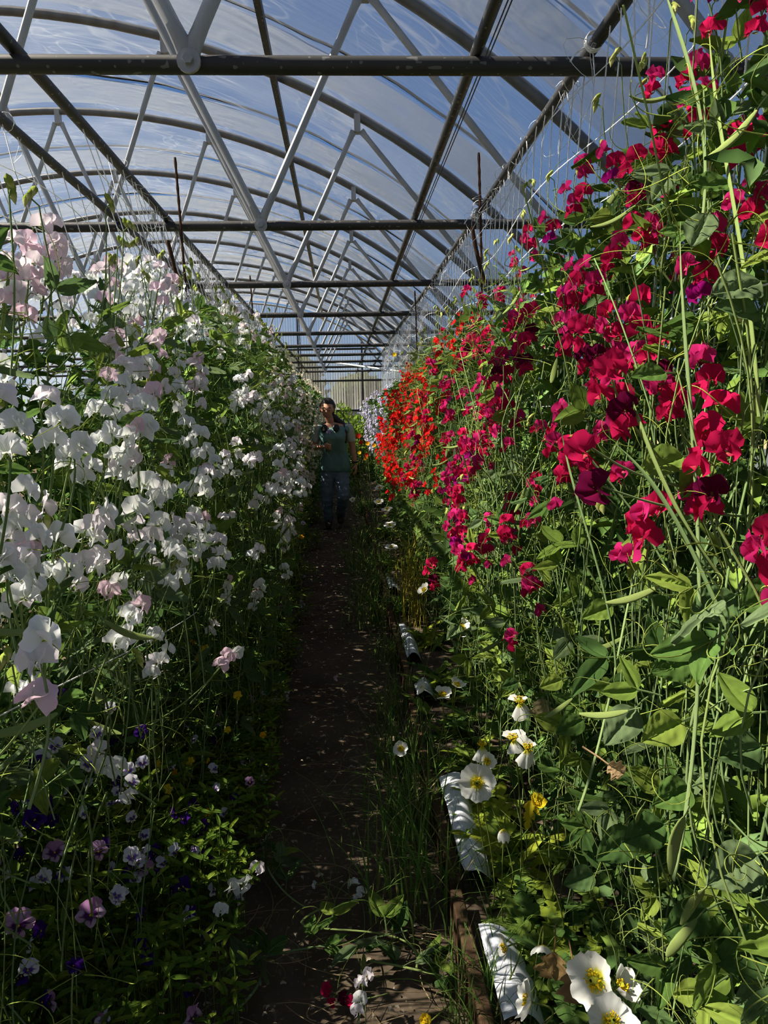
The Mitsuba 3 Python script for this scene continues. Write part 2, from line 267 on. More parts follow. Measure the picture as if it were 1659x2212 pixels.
# ------------------------------------------------------------------ sweet pea pieces
def petal_fan(RF, a0, na, nr, xfn, ca, cb, cfn=None, jag=None):
    """A petal as a polar fan in the yz plane (angle from +z), bulging along x."""
    r, a = uvgrid(nr, na, .04, 1, -a0, a0); rad = r*RF(a)
    x = xfn(r, a); v = np.stack([x, rad*np.sin(a), rad*np.cos(a)], 1)
    k = np.clip(r, 0, 1)[:, None]; c = np.asarray(ca)*(1-k)+np.asarray(cb)*k
    if cfn is not None: c = cfn(r, a, c)
    return v, gridf(nr, na), c
def pea_flower(rg, ca, cb, hi=True, wing=None, curl=1.0):
    """One sweet pea blossom about one unit wide, its throat at the origin, facing +x."""
    m = MB(); na, nr = (15, 7) if hi else (8, 4)
    ph, p2 = rg.uniform(0, 6, 2); am = rg.uniform(.05, .10)*curl; back = rg.uniform(.05, .35)
    jit = rg.uniform(.0, .05)
    m.add(*petal_fan(lambda a: .56*(1-.22*np.exp(-(a/.22)**2)*rg.uniform(.3, 1.))*(1-.10*np.abs(a)/2)*(1+.05*np.sin(7*a+p2)), 1.95, na, nr,
                     lambda r, a: -back*r**2 + am*r**2*np.sin(4.2*a+ph) + .6*am*r**3*np.sin(9*a+p2) - .10*np.exp(-(a/.2)**2)*r*(1-r)*2 + .10*r, ca, cb))
    wa, wb = (ca, cb) if wing is None else wing
    op = rg.uniform(.3, .75)
    for s in (-1, 1):
        v, f, c = petal_fan(lambda a: .40*(1+.08*np.sin(3*a+ph)), 1.05, 7 if hi else 4, 5 if hi else 3, lambda r, a: .10*r**2*np.sin(3*a+p2)+.16*r*(1-r), wa, wb)
        M = mat(rotz(s*(op))@roty(rg.uniform(1.0, 1.5))@rotz(s*1.15), (.05, s*.02, -.03)); m.add(v, f, c, M)
    v, f, c = petal_fan(lambda a: .22+0*a, .8, 4, 3, lambda r, a: .12*np.abs(a)*r, np.array(ca)*.6+np.array([.25, .3, .1])*.4, cb)
    m.add(v, f, c, mat(roty(1.5), (.05, 0, -.03)))
    g = (.17, .24, .05); n = 5
    for i in range(n):                    # calyx teeth behind the standard
        a = i*2*math.pi/n; d = np.array([-.12, math.cos(a)*.12, math.sin(a)*.12]); e = np.array([.04, math.cos(a)*.15, math.sin(a)*.15]); q = np.array([0, -math.sin(a), math.cos(a)])*.035
        m.add([[-.2, 0, 0], d+q*1.4, d-q*1.4, e], [[0, 1, 2], [1, 3, 2]], g)
    return m
STEMC = [(.17, .24, .10), (.13, .20, .08), (.20, .27, .09)]
def bud(rg, c, g=(.24, .30, .06)):
    m = MB(); u, v = uvgrid(6, 6, 0, 1, 0, 2*math.pi); r = .16*np.sin(np.pi*u**.8)*(1-.35*u)
    m.add(np.stack([r*np.cos(v)*.7, r*np.sin(v), u*.5], 1), gridf(6, 6), np.where(u[:, None] < .55, g, c)); return m
def spray(key, rg, pal, nf, L, hi):
    """A flower stalk rising along z with nf blossoms facing about +x; size in metres."""
    fs = .043; kids = {}; whole = MB(); bow = rg.uniform(-.03, .03, 2)
    t = np.linspace(0, 1, 9 if hi else 5); path = np.stack([bow[0]*np.sin(t*2.2), bow[1]*np.sin(t*2.6), t*L], 1); path -= path[-1]-[0, 0, L]
    st = MB(); sc = STEMC[int(rg.integers(3))]; st.add(*tube(path, np.linspace(.0022, .0013, len(t)), 5 if hi else 3), sc)
    fl = []
    for i in range(nf):
        h = L-(nf-1-i)*rg.uniform(.026, .036)+.004; base = np.array([np.interp(h, path[:, 2], path[:, 0]), np.interp(h, path[:, 2], path[:, 1]), min(h, L)])
        yaw = (i % 2*2-1)*rg.uniform(.15, .85)+rg.uniform(-.25, .25); pit = rg.uniform(-.45, .35)
        A = rotz(yaw)@roty(pit)@rotx(rg.uniform(-.25, .25)); pos = base+A@np.array([.020, 0, 0])+[0, 0, .006]
        ca, cb, wing = pal(rg)
        m = MB().put(pea_flower(rg, ca, cb, hi, wing), mat(A, pos, fs*rg.uniform(.88, 1.12)))
        fl.append(m); st.add(*tube(spline([base, (base+pos)/2+[0, 0, .004], pos-A@np.array([.008, 0, 0])], 3), .0011, 3), sc)
    if rg.random() < .55:
        h = L; mb = MB().put(bud(rg, pal(rg)[1]), mat(rotz(rg.uniform(0, 6))@roty(rg.uniform(1.6, 2.6)), path[-1]+[0, 0, .012], .05)); st.put(mb)
        st.add(*tube([path[-1], path[-1]+[0, 0, .013]], .001, 3), sc)
    if hi:
        kids['stalk'] = st.ply('stem_skin')
        for i, m in enumerate(fl): kids['flower' if i == 0 else f'flower_{i:03d}'] = m.ply('petal_skin')
        sgroup(key, **kids)
    else:
        v, f, c = st.arr(); pm = MB()
        for m in fl: pm.put(m)
        pm.put(st); sgroup(key, flower_spray=pm.ply('petal_skin'))
    return 'proto_'+key
def jit(rg, c, k=.12): return np.clip(np.array(c)*(1+rg.uniform(-k, k)), 0, .92)
def pal_white(rg):
    q = rg.random()
    if q < .70: a, b = (.66, .70, .62), (.80, .82, .87)
    elif q < .90: a, b = (.74, .76, .74), (.80, .73, .82)
    else: a, b = (.74, .68, .66), (.80, .56, .70)
    return jit(rg, a, .04), jit(rg, b, .04), None
def pal_cream(rg):
    a, b = ((.72, .70, .48), (.82, .80, .70)) if rg.random() < .7 else ((.75, .6, .45), (.82, .68, .58)); return jit(rg, a, .04), jit(rg, b, .04), None
def pal_crimson(rg):
    q = rg.random()
    if q < .62: a, b = (.40, .010, .065), (.47, .011, .075)
    elif q < .84: a, b = (.46, .018, .12), (.52, .024, .16)
    elif q < .93: a, b = (.26, .005, .13), (.30, .006, .16)
    else: a, b = (.12, .004, .03), (.10, .004, .035)
    return jit(rg, a), jit(rg, b), None
def pal_red(rg): return jit(rg, (.70, .015, .03)), jit(rg, (.78, .022, .016) if rg.random() < .85 else (.74, .05, .06)), None
def pal_lav(rg): return jit(rg, (.68, .64, .78), .05), jit(rg, (.58, .53, .80) if rg.random() < .6 else (.66, .62, .82), .06), None
def sprays(name, pal, n, hi, seed, nf=None):
    rg = np.random.default_rng(seed); return [spray(f'{name}_{i}', rg, pal, nf or (int(rg.integers(2, 5)) if hi else int(rg.integers(3, 5))), rg.uniform(.15, .24), hi) for i in range(n)]
def pal_blush(rg): return jit(rg, (.76, .70, .72), .04), jit(rg, (.80, .58, .72) if rg.random() < .6 else (.80, .70, .78), .06), None
SP = {'blush_hi': sprays('blush_spray', pal_blush, 5, True, 31),'white_hi': sprays('white_spray', pal_white, 9, True, 1), 'white_lo': sprays('white_far_spray', pal_white, 6, False, 2), 'cream_lo': sprays('cream_spray', pal_cream, 5, False, 3),
      'crimson_hi': sprays('crimson_spray', pal_crimson, 10, True, 4), 'crimson_lo': sprays('crimson_far_spray', pal_crimson, 5, False, 5), 'red_lo': sprays('red_spray', pal_red, 6, False, 6),
      'white_one': sprays('white_single_spray', pal_white, 4, True, 12, 1), 'white_two': sprays('white_pair_spray', pal_white, 4, True, 13, 2), 'crimson_one': sprays('crimson_single_spray', pal_crimson, 3, True, 15, 1),
      'lav_lo': sprays('lavender_spray', pal_lav, 5, False, 9)}
SLEN = {}
# leaves
def leaflet(rg, L, Wd, nu, nv, col, wr=.1):
    u, v = uvgrid(nu, nv); w = Wd/2*np.sin(np.pi*np.clip(u, 0, 1)**.72)**.75*(1-.12*u); w[u == 0] *= .15
    fold = rg.uniform(.05, .35); bend = rg.uniform(-.35, .5)
    y = v*w; sd = rg.uniform(0, 50); z = fold*np.abs(y) - bend*L*(u-.2)**2*.6 + wr*Wd*.5*(meshkit.noise(np.stack([u*6, v*3, u*0+sd], 1))-.5)*(np.abs(v)+.25) + (wr*Wd*.55*(meshkit.noise(np.stack([u*15, v*6, u*0+sd], 1))-.5)*np.sin(np.pi*u) if nv > 4 else 0) - .006*np.exp(-(v/.12)**2)
    x = u*L*(1-.04*bend)
    vein = .5+.5*np.cos(v*3.1416*0+u*26-np.abs(v)*9)
    c = np.asarray(col)*(1+.20*(vein[:, None]-.5)*(nv > 4)+.35*np.exp(-(v/.10)**2)[:, None]*(nv > 4))*(1+.3*(meshkit.noise(np.stack([u*3, v*2, u*0+rg.uniform(0, 90)], 1))-.5))[:, None]
    return np.stack([x, y, z], 1), gridf(nu, nv), c
def curl(rg, n=14, L=.09):
    p, d = [np.zeros(3)], unit([1, rg.uniform(-.3, .3), rg.uniform(-.1, .5)]); ax = unit(rg.normal(size=3)); k = rg.uniform(.04, .14)
    for i in range(n):
        a = k*(1+i*rg.uniform(.1, .32)); d = unit(d*math.cos(a)+np.cross(ax, d)*math.sin(a)+ax*.06); p.append(p[-1]+d*L/n)
    return np.array(p)
LEAFC = [(.083, .155, .038), (.095, .165, .062), (.15, .235, .045), (.062, .122, .036), (.19, .265, .05), (.12, .175, .085)]
def pea_leaf(rg, hi, col):
    m = MB(); nu, nv = (15, 9) if hi else (6, 4); sc = np.array(STEMC[1])
    m.add(*tube(spline([(0, 0, 0), (.018, 0, .004), (.036, 0, .004)], 4), .0016, 4 if hi else 3, .6), sc)
    for s in (-1, 1):
        v, f, c = leaflet(rg, rg.uniform(.052, .070), rg.uniform(.026, .040), nu, nv, jit(rg, col, .12), .16)
        m.add(v, f, c, mat(rotz(s*rg.uniform(.45, .95))@rotx(s*rg.uniform(-.5, .5))@roty(rg.uniform(-.4, .3)), (.036, s*.001, .004)))
    for i in range(2 if hi else 1):
        p = curl(rg, 16 if hi else 8, rg.uniform(.08, .15)); m.add(*tube(p@rotz(rg.uniform(-.7, .7)).T+[.036, 0, .004], np.linspace(.0011, .0005, len(p)), 3), (.22, .29, .07))
    return m
rg = np.random.default_rng(21)
LEAF_HI = [sgroup(f'pea_leaf_{i}', leaf=pea_leaf(rg, True, LEAFC[i % 6]).ply('leaf_skin')) for i in range(12)]
LEAF_LO = [sgroup(f'pea_far_leaf_{i}', leaf=pea_leaf(rg, False, LEAFC[i % 6]).ply('leaf_skin')) for i in range(8)]
def foliage(rg, w, t, n, nst, nten):
    """The inner tangle of one plant: small leaves, thin stalks, tendrils in a box w along the row, t thick, 2 m high."""
    m = MB()
    for i in range(nst):
        x, y = rg.uniform(-t/2, t/2), rg.uniform(-w/2, w/2); z0 = rg.uniform(0, 1.5); h = rg.uniform(.25, .7); l = rg.uniform(-.22, .22, 2)
        p = spline([(x, y, z0), (x+l[0]*.4+rg.uniform(-.03, .03), y+l[1]*.6, z0+h*.55), (x+l[0], y+l[1], min(z0+h, 2.02))], 5)
        m.add(*tube(p, rg.uniform(.0012, .0030), 3), jit(rg, STEMC[int(rg.integers(3))], .3))
    for i in range(nten):
        p = curl(rg, 12, rg.uniform(.08, .2)); o = np.array([rg.uniform(-t/2, t/2), rg.uniform(-w/2, w/2), rg.uniform(.15, 1.95)])
        m.add(*tube(p@rotz(rg.uniform(0, 6.3)).T+o, np.linspace(.0012, .0006, 13), 3), jit(rg, (.20, .26, .07), .25))
    for i in range(n):
        o = np.array([rg.uniform(-t/2, t/2), rg.uniform(-w/2, w/2), 2.0*rg.uniform(0, 1)**1.05]); A = rotz(rg.uniform(0, 6.3))@roty(rg.uniform(-1.1, .9))@rotx(rg.uniform(-.9, .9))
        for s in (-1, 1):
            v, f, c = leaflet(rg, rg.uniform(.045, .075), rg.uniform(.026, .044), 4, 3, jit(rg, LEAFC[int(rg.integers(4))], .25), .2)
            m.add(v, f, c, mat(A@rotz(s*.7), o))
    return m
rg = np.random.default_rng(33)
FOL_N = [sgroup(f'near_foliage_{i}', foliage=foliage(rg, .36, .50, 500, 60, 50).ply('stem_skin')) for i in range(4)]
FOL_S = [sgroup(f'sparse_foliage_{i}', foliage=foliage(rg, .36, .44, 300, 52, 40).ply('stem_skin')) for i in range(4)]
FOL_F = [sgroup(f'far_foliage_{i}', foliage=foliage(rg, .8, .50, 1400, 110, 60).ply('stem_skin')) for i in range(4)]
def tangle(rg, w, nst, nten):
    m = MB()
    for i in range(nst):
        y, z0, h = rg.uniform(-w/2, w/2), rg.uniform(.0, 1.35), rg.uniform(.18, .5); l = rg.uniform(-.22, .22, 2); x = rg.uniform(-.08, .02)
        p = spline([(x, y, z0), (x+rg.uniform(-.04, .04), y+l[1]*rg.uniform(-.1, .9), z0+h*.5), (x+l[0]*.35, y+l[1], min(z0+h, 2.0))], 7); m.add(*tube(p, rg.uniform(.0009, .0022), 4), jit(rg, STEMC[int(rg.integers(3))], .3))
    for i in range(nten):
        p = curl(rg, 16, rg.uniform(.08, .2)); m.add(*tube(p@rotz(rg.uniform(0, 6.3)).T+[rg.uniform(-.08, .04), rg.uniform(-w/2, w/2), rg.uniform(.3, 1.9)], np.linspace(.0011, .0005, 17), 3), jit(rg, (.24, .30, .06), .25))
    return m
TAN = [sgroup(f'tendrils_{i}', tendril_tangle=tangle(np.random.default_rng(80+i), .36, 30, 64).ply('stem_skin')) for i in range(4)]
def pod(rg):
    m = MB(); n = 12; t = np.linspace(0, 1, n); L = rg.uniform(.055, .08); p = np.stack([t*L, 0*t, -.012*np.sin(t*2.6)], 1)
    r = .0068*np.sin(np.pi*np.clip(t*.96+.02, 0, 1))**.45*(1+.07*np.sin(t*34)); m.add(*tube(p, r, 8, .42, True), jit(rg, (.19, .25, .08), .2))
    m.add(*tube([(-.02, 0, .008), (-.008, 0, .004), (0, 0, 0)], .0011, 4), STEMC[0]); return m
POD = [sgroup(f'pea_pod_{i}', seed_pod=pod(rg).ply('stem_skin')) for i in range(4)]
BUDG = []
for i in range(4):
    m = MB(); p = spline([(-.03, .01, -.26), (-.01, 0, -.14), (.004, 0, -.03), (.012, 0, 0), (.022, 0, -.008)], 8); m.add(*tube(p, .0013, 4), STEMC[0])
    for k in range(3): m.put(bud(rg, (.5, .5, .2)), mat(rotz(rg.uniform(-1, 1))@roty(rg.uniform(2.2, 2.9)), (.02-.006*k, rg.uniform(-.006, .006), -.006+.006*k), .05))
    BUDG.append(sgroup(f'pea_bud_{i}', bud_cluster=m.ply('stem_skin')))

# ------------------------------------------------------------------ the two climbing rows
def top_left(y): return float(np.interp(y, [0, .8, 1.3, 2.5, 4, 6.6, 9, 21], [1.52, 1.68, 1.79, 1.92, 2.03, 2.09, 2.04, 1.95]))
def top_right(y): return float(np.interp(y, [0, 1.2, 1.6, 2.2, 3.8, 7, 12, 21], [2.25, 2.20, 2.14, 2.08, 2.02, 1.98, 1.86, 1.8]))
def wob(y, z, s): return (float(meshkit.noise(np.array([[y*2.1, z*1.8, s]]))[0])-.5)*.16
def face_left(y, z):
    h = top_left(y); b = np.interp(z/h, [0, .2, .5, .8, 1.0], [-.50, -.44, -.36, -.40, -.56]); b2 = np.interp(z, [0, .55, .85, 1.2, 1.7], [-.92, -.86, -.62, -.44, -.54]); k = np.interp(y, [1.9, 2.7], [1, 0]); return float(b*(1-k)+b2*k)-float(np.interp(y, [4, 8], [0, .09]))+wob(y, z, 1.)
def face_right(y, z):
    h = top_right(y); b = np.interp(z/h, [0, .2, .5, .8, 1.0], [.62, .56, .50, .58, .72]); return b+wob(y, z, 5.)
ROW = {}
def stem_mesh(rg, side, x, y, h, base_x, wing):
    xs = face_left if side < 0 else face_right
    pts = [(base_x, y, 0)]
    for q in (.25, .5, .75, 1.0):
        z = h*q; off = rg.uniform(.02, .2)*(-1 if side > 0 else 1)
        pts.append((xs(y, z)-off*(1 if side > 0 else 1) if side < 0 else xs(y, z)-off, y+rg.uniform(-.10, .10), z))
    p = spline(pts, 26); m = MB(); m.add(*tube(p, np.linspace(wing, wing*.5, 26)*np.clip((1.02-np.linspace(0, 1, 26))*6, .15, 1), 6, .38), jit(rg, STEMC[int(rg.integers(3))], .2)); return m
def add_plant(side, i, y, w, total):
    rg = np.random.default_rng(1000+i+(500 if side > 0 else 0)); key = numbered('sweet_pea_plant'); top = top_left if side < 0 else top_right; face = face_left if side < 0 else face_right
    h = top(y)+rg.uniform(-.05, .05); xc = float(np.interp(y, [2.0, 2.8], [-.98, -.72])) if side < 0 else .86; near = y < 4.6; mid = y < 8.2; ROW.setdefault(side, []).append((y, key))
    if side < 0: colr = 'white-flowered' if y < 8 else 'cream-flowered'; grp = 'sweet pea plants of the pale row'; fam = ('white_hi' if near else 'white_lo' if y < 8.5 else 'cream_lo')
    else:
        if y < 3.9: colr, fam = 'crimson-flowered', 'crimson_hi'
        elif y < 4.7: colr, fam = 'crimson and red flowered', 'crimson_hi'
        elif y < 9.4: colr, fam = 'bright red-flowered', 'red_lo'
        else: colr, fam = 'lavender-flowered', 'lav_lo'
        grp = 'sweet pea plants of the red row'
    tag(key, f'{colr} climbing sweet pea, {ordinal(i)} from the camera in the {"pale" if side < 0 else "red"} row', 'sweet pea plant', grp)
    # stems
    for k in range(6 if near else 3):
        sk = key+'__stem'+(f'_{k:03d}' if k else '')
        scene[sk] = stem_mesh(rg, side, 0, y+rg.uniform(-w/2, w/2), h*rg.uniform(.8, 1.0), xc+rg.uniform(-.1, .1), rg.uniform(.0035, .0065) if near else .004).ply('stem_skin')
    # inner foliage
    G = (FOL_S if (side < 0 and y < 1.9) else FOL_N) if w < .5 else FOL_F
    M = mat(rotz(math.pi if rg.random() < .5 else 0), (xc+(.02 if side < 0 else -.02), y, 0.0)); M[2, 2] = h/2.02*(.93 if y > 2.2 else 1.0); M[1, :2] *= (w/.36 if w < .5 else w/.8)
    stuffpart(inst(key+'__foliage', G[int(rg.integers(4))], M), 'dense tangle of stalks, tendrils and small leaves')
    gap = side < 0 and 1.8 < y < 2.1                    # a thin place in the row, opened to let sun onto the pansies
    if gap: scene[key+'__foliage']['to_world'] = T(M@np.diag([1, 1, .50, 1]))
    if (side < 0 and not gap) or (side > 0 and y < 9):
        M2 = M.copy(); M2[0, 3] += .36*side; M2[2, 2] *= .88; stuffpart(inst(key+'__foliage_001', G[int(rg.integers(4))], M2), 'added back layer thickening the tangle of leaves')  # extra layer behind the row; on the left it keeps sun off the path
    if y < 7:
        M3 = mat(rotz(math.pi if side > 0 else 0), (face(y, 1.1)+.02*side, y, 0)); M3[2, 2] = h/2.0; M3[1, :2] *= w/.36; stuffpart(inst(key+'__tendril_tangle', TAN[int(rg.integers(4))], M3), 'thin stalks and curling tendrils on the outside')
    # leaves on the side one sees
    n = int((76 if near and side > 0 else 62 if near else 56 if mid else 0)*w/.36); LG = LEAF_HI if y < 3.2 else LEAF_LO
    for k in range(n):
        yy = y+rg.uniform(-w/2, w/2); z = h*rg.uniform(.05, 1)**.9; x = face(yy, z)-rg.uniform(-.02, .20)*(1 if side < 0 else -1)
        outw = np.array([-side*rg.uniform(.2, 1), rg.uniform(-1.1, .5), rg.uniform(-.6, .6)]); nrm = np.array([-side*.55, -.45, .6])+rg.normal(0, .45, 3)
        s = rg.uniform(.85, 1.3)*(1.15 if z < 1.1 else .95)
        inst(key+'__leaf'+(f'_{k:03d}' if k else ''), LG[int(rg.integers(len(LG)))], mat(frame(outw, nrm), (x, yy, z), s))
    # flowers
    if side < 0: n = int((10 if y < 1.2 else 19 if near else 28 if mid else 26)*w/.36)
    else: n = int(({'crimson_hi': 20, 'red_lo': 26, 'lav_lo': 10}[fam])*w/.36)
    fk = 0
    for k in range(n):
        yy = y+rg.uniform(-w/2, w/2); q = rg.random()
        if side < 0: z = h+.08-(h-.55)*q**2.7 if y > 2.6 else h+.06-(h-1.0)*q**1.5
        elif fam == 'crimson_hi': z = h+.06-(h-(1.25 if yy < 1.7 else .95))*q**1.35
        else: z = h+.05-(h-.85)*q**1.1
        x = face(yy, z)+rg.uniform(-.02, .07)*(1 if side < 0 else -1)
        if z > h*.88: x -= rg.uniform(0, .46)*(1 if side < 0 else -1)
        fm = fam
        if fam == 'crimson_hi' and y > 3.9 and rg.random() < .5: fm = 'red_lo'
        if fam == 'red_lo' and y < 5.6 and rg.random() < .22: fm = 'crimson_lo'
        G = SP[fm]; fwd = np.array([-side*rg.uniform(.15, 1.), -rg.uniform(.1, 1.), 0]); up = np.array([-side*rg.uniform(-.1, .75), rg.uniform(-.45, .25), 1.])
        put_spray(key, G[int(rg.integers(len(G)))], (x, yy, z), fwd, up, rg.uniform(.88, 1.12))
    for k in range(int((5 if side > 0 else 2)*w/.36) if y < 5 else 0):
        yy = y+rg.uniform(-w/2, w/2); z = rg.uniform(.6, h*.95); x = face(yy, z)+rg.uniform(0, .06)*(-side)
        kk = counts.get(key+'pod', 0); counts[key+'pod'] = kk+1
        inst(key+'__seed_pod'+(f'_{kk:03d}' if kk else ''), POD[int(rg.integers(4))], mat(frame((-side*rg.uniform(-.2, 1), rg.uniform(-1, .6), rg.uniform(-.9, .2)), (0, -.6, .8)), (x, yy, z), rg.uniform(.9, 1.25)))
    for k in range(int(5*w/.36) if y < 8.2 else 0):
        yy = y+rg.uniform(-w/2, w/2); z = rg.uniform(1.0, h+.05) if k % 2 else h+rg.uniform(.04, .14); x = face(yy, z)+rg.uniform(0, .08)*(-side)
        kk = counts.get(key+'bud', 0); counts[key+'bud'] = kk+1
        inst(key+'__bud_cluster'+(f'_{kk:03d}' if kk else ''), BUDG[int(rg.integers(4))], mat(rotz(rg.uniform(0, 6.3)), (x, yy, z), rg.uniform(.9, 1.2)))
def glen(g): return SLEN.get(g, .2)
def put_spray(key, g, head, fwd, up, s=1.0):
    A = uframe(up, fwd); k = counts.get(key+'spray', 0); counts[key+'spray'] = k+1
    L = GL[g]; return inst(key+'__flower_spray'+(f'_{k:03d}' if k else ''), g, mat(A, np.asarray(head)-A[:, 2]*(L-.03)*s, s))
GL = {}
for g, d in scene.items():
    if g.startswith('proto_') and 'spray' in g:
        mz = max(meshkit.WRITTEN[c['filename']][0][:, 2].max() for c in d.values() if isinstance(c, dict)); GL[g] = mz-.02
def row(side, spec):
    i = 0
    for y0, y1, w in spec:
        y = y0
        while y < y1-.01: add_plant(side, i, y+w/2, w, 0); y += w; i += 1
row(-1, [(.30, 4.6, .36), (4.6, 8.2, .45), (8.2, 21.2, .8)])
row(1, [(.55, 4.6, .36), (4.6, 8.2, .45), (8.2, 21.2, .8)])

# ------------------------------------------------------------------ hero sprays that hang out over the path
def plant_at(side, y): return min(ROW[side], key=lambda q: abs(q[0]-y))[1]
rgh = np.random.default_rng(77)
def hero(side, px, py, y, fam, idx=None, s=1.0, fwd=None, up=None, stalk=None):
    p = at(px, py, y); key = plant_at(side, y); G = SP[fam]; g = G[(idx if idx is not None else int(rgh.integers(len(G)))) % len(G)]
    put_spray(key, g, p, np.array(fwd if fwd is not None else (-side*.5, -.8, 0.)), np.array(up if up is not None else (-side*.25, -.1, 1.)), s)
for (px, py, y, s, up) in [(335, 1395, 1.55, 1.0, (.1, -.1, 1)), (322, 1455, 1.55, .9, (.0, -.1, 1)), (232, 1640, 1.55, 1.1, (-.5, -.2, .8)), 
                       (335, 1150, 1.5, 1.0, (.2, -.1, 1)), (400, 1150, 1.75, 1.05, (.2, 0, 1)), (470, 1190, 1.9, 1.0, (.3, 0, 1)), (540, 1200, 2.3, 1., (.5, 0, .9)), (645, 1055, 3.2, 1.0, (.5, 0, 1)),
                       (320, 880, 1.4, 1.0, (.15, 0, 1)), (110, 905, 1.15, 1.0, (.1, 0, 1)), (145, 945, 1.15, 1.0, (.1, 0, 1)), (215, 920, 1.4, 1., (.1, 0, 1)), (15, 915, .95, 1.0, (.1, 0, 1)), (245, 1030, 1.4, 1., (.2, 0, 1)),
                       (540, 1000, 2.5, 1.05, (.4, 0, 1)), (600, 985, 2.7, 1.0, (.4, 0, 1)), (600, 1035, 2.7, 1.0, (.4, 0, 1)), (430, 960, 1.9, 1.0, (.3, 0, 1)), (265, 1010, 1.4, 1., (.2, 0, 1)), (140, 1010, 1.2, 1., (.1, 0, 1)),
                       (30, 1100, 1.0, 1., (.1, 0, 1)), (60, 1200, 1.05, 1., (.1, 0, 1))]:
    hero(-1, px, py, y, 'white_hi', s=s, up=up)
for (px, py, y, fam, s, up) in [(66, 1425, .70, 'white_two', .9, (.0, 0, 1)), (60, 1550, .72, 'white_one', .95, (.6, 0, .6)), (510, 1912, 1.75, 'white_two', .95, (.5, 0, .8)), (543, 1885, 1.8, 'white_one', .9, (.5, 0, .8)), (474, 1975, 1.6, 'white_one', .8, (.3, 0, .9)), (490, 1418, 1.75, 'white_two', .95, (.6, 0, .8)), (462, 1455, 1.7, 'white_one', 1., (.7, 0, .6)), (273, 1392, 1.6, 'white_one', 1., (-.05, 0, 1)),
                               (238, 1280, 1.35, 'white_two', 1., (.25, -.1, 1)), (318, 1215, 1.4, 'white_one', .9, (.1, 0, 1)), (295, 1185, 1.45, 'white_one', .8, (.1, 0, 1)), (770, 0, 0, '', 0, 0)][:-1]:
    hero(-1, px, py, y, fam, s=s, up=up)
for (px, py, y) in [(70, 515, 1.45), (25, 560, 1.35), (110, 520, 1.5), (15, 610, 1.3), (60, 600, 1.4), (120, 560, 1.5), (345, 600, 2.3), (370, 625, 2.4), (225, 590, 1.9), (235, 750, 1.7), (415, 790, 2.3), (330, 745, 2.0)]:
    hero(-1, px, py, y, 'blush_hi')
for (px, py, y, s, i, up) in [(1335, 825, 1.0, 1.05, 0, (-.6, -.2, .8)), (1440, 850, 1.2, 1.0, 1, (-.4, 0, 1)), (1470, 905, 1.2, .9, 2, (-.2, 0, .9)),
                          (1330, 560, 1.55, 1.1, 5, (-.3, -.1, 1)), (1290, 600, 1.6, 1.1, 6, (-.3, 0, 1)), (1420, 200, 1.5, .9, 2, (-.6, 0, .8)), (1380, 370, 1.6, 1.0, 0, (-.3, 0, 1)), (1330, 350, 1.65, 1., 7, (-.3, 0, 1)), (1505, 250, 1.45, 1.1, 1, (-.2, 0, 1)), (1440, 315, 1.5, 1.0, 8, (-.4, 0, 1)),
                          (1140, 755, 2.2, 1.05, 0, (-.3, 0, 1)), (1090, 800, 2.4, 1.0, 1, (-.3, 0, 1)), (1120, 920, 2.2, 1., 5, (-.3, 0, 1)), (975, 890, 3.2, 1.1, 6, (-.3, 0, 1)), (1020, 965, 2.7, 1., 7, (-.3, 0, 1)), (1110, 1095, 2.2, 1.0, 8, (-.3, 0, 1)), (1065, 1130, 2.4, .9, 9, (-.3, 0, 1)), (1105, 1170, 2.2, .8, 4, (-.5, 0, .6)),
                          (940, 1230, 2.9, 1.15, 0, (-.4, 0, 1)), (1118, 1385, 1.75, .9, 2, (-.7, 0, .4)), (1160, 1045, 2.1, .8, 3, (-.3, 0, 1)), (1270, 380, 1.8, 1., 9, (-.3, 0, 1)), (1245, 430, 1.9, 1., 6, (-.3, 0, 1)), (1195, 490, 2.1, 1., 7, (-.3, 0, 1)), (1010, 640, 3.5, 1.0, 2, (-.3, 0, 1)), (1530, 20, 1.3, 1.0, 4, (-.2, 0, 1)), (1640, 20, 1.2, 1.0, 1, (-.2, 0, 1)), (1630, 470, 1.2, 1., 5, (-.2, 0, 1)), (1600, 330, 1.3, 1., 8, (-.2, 0, 1))]:
    hero(1, px, py, y, 'crimson_hi', i, s, up=up)
hero(1, 1322, 1055, .98, 'crimson_one', 0, 1.1, up=(-.9, -.1, .25)); hero(1, 1300, 975, .98, 'crimson_one', 1, 1.15, up=(-.9, -.1, .4))
for (px, py, y) in [(850, 1000, 5.2), (905, 985, 4.9), (840, 1030, 5.4), (925, 960, 4.6), (855, 1015, 5.4), (845, 1070, 5.2)]: hero(1, px, py, y, 'red_lo')
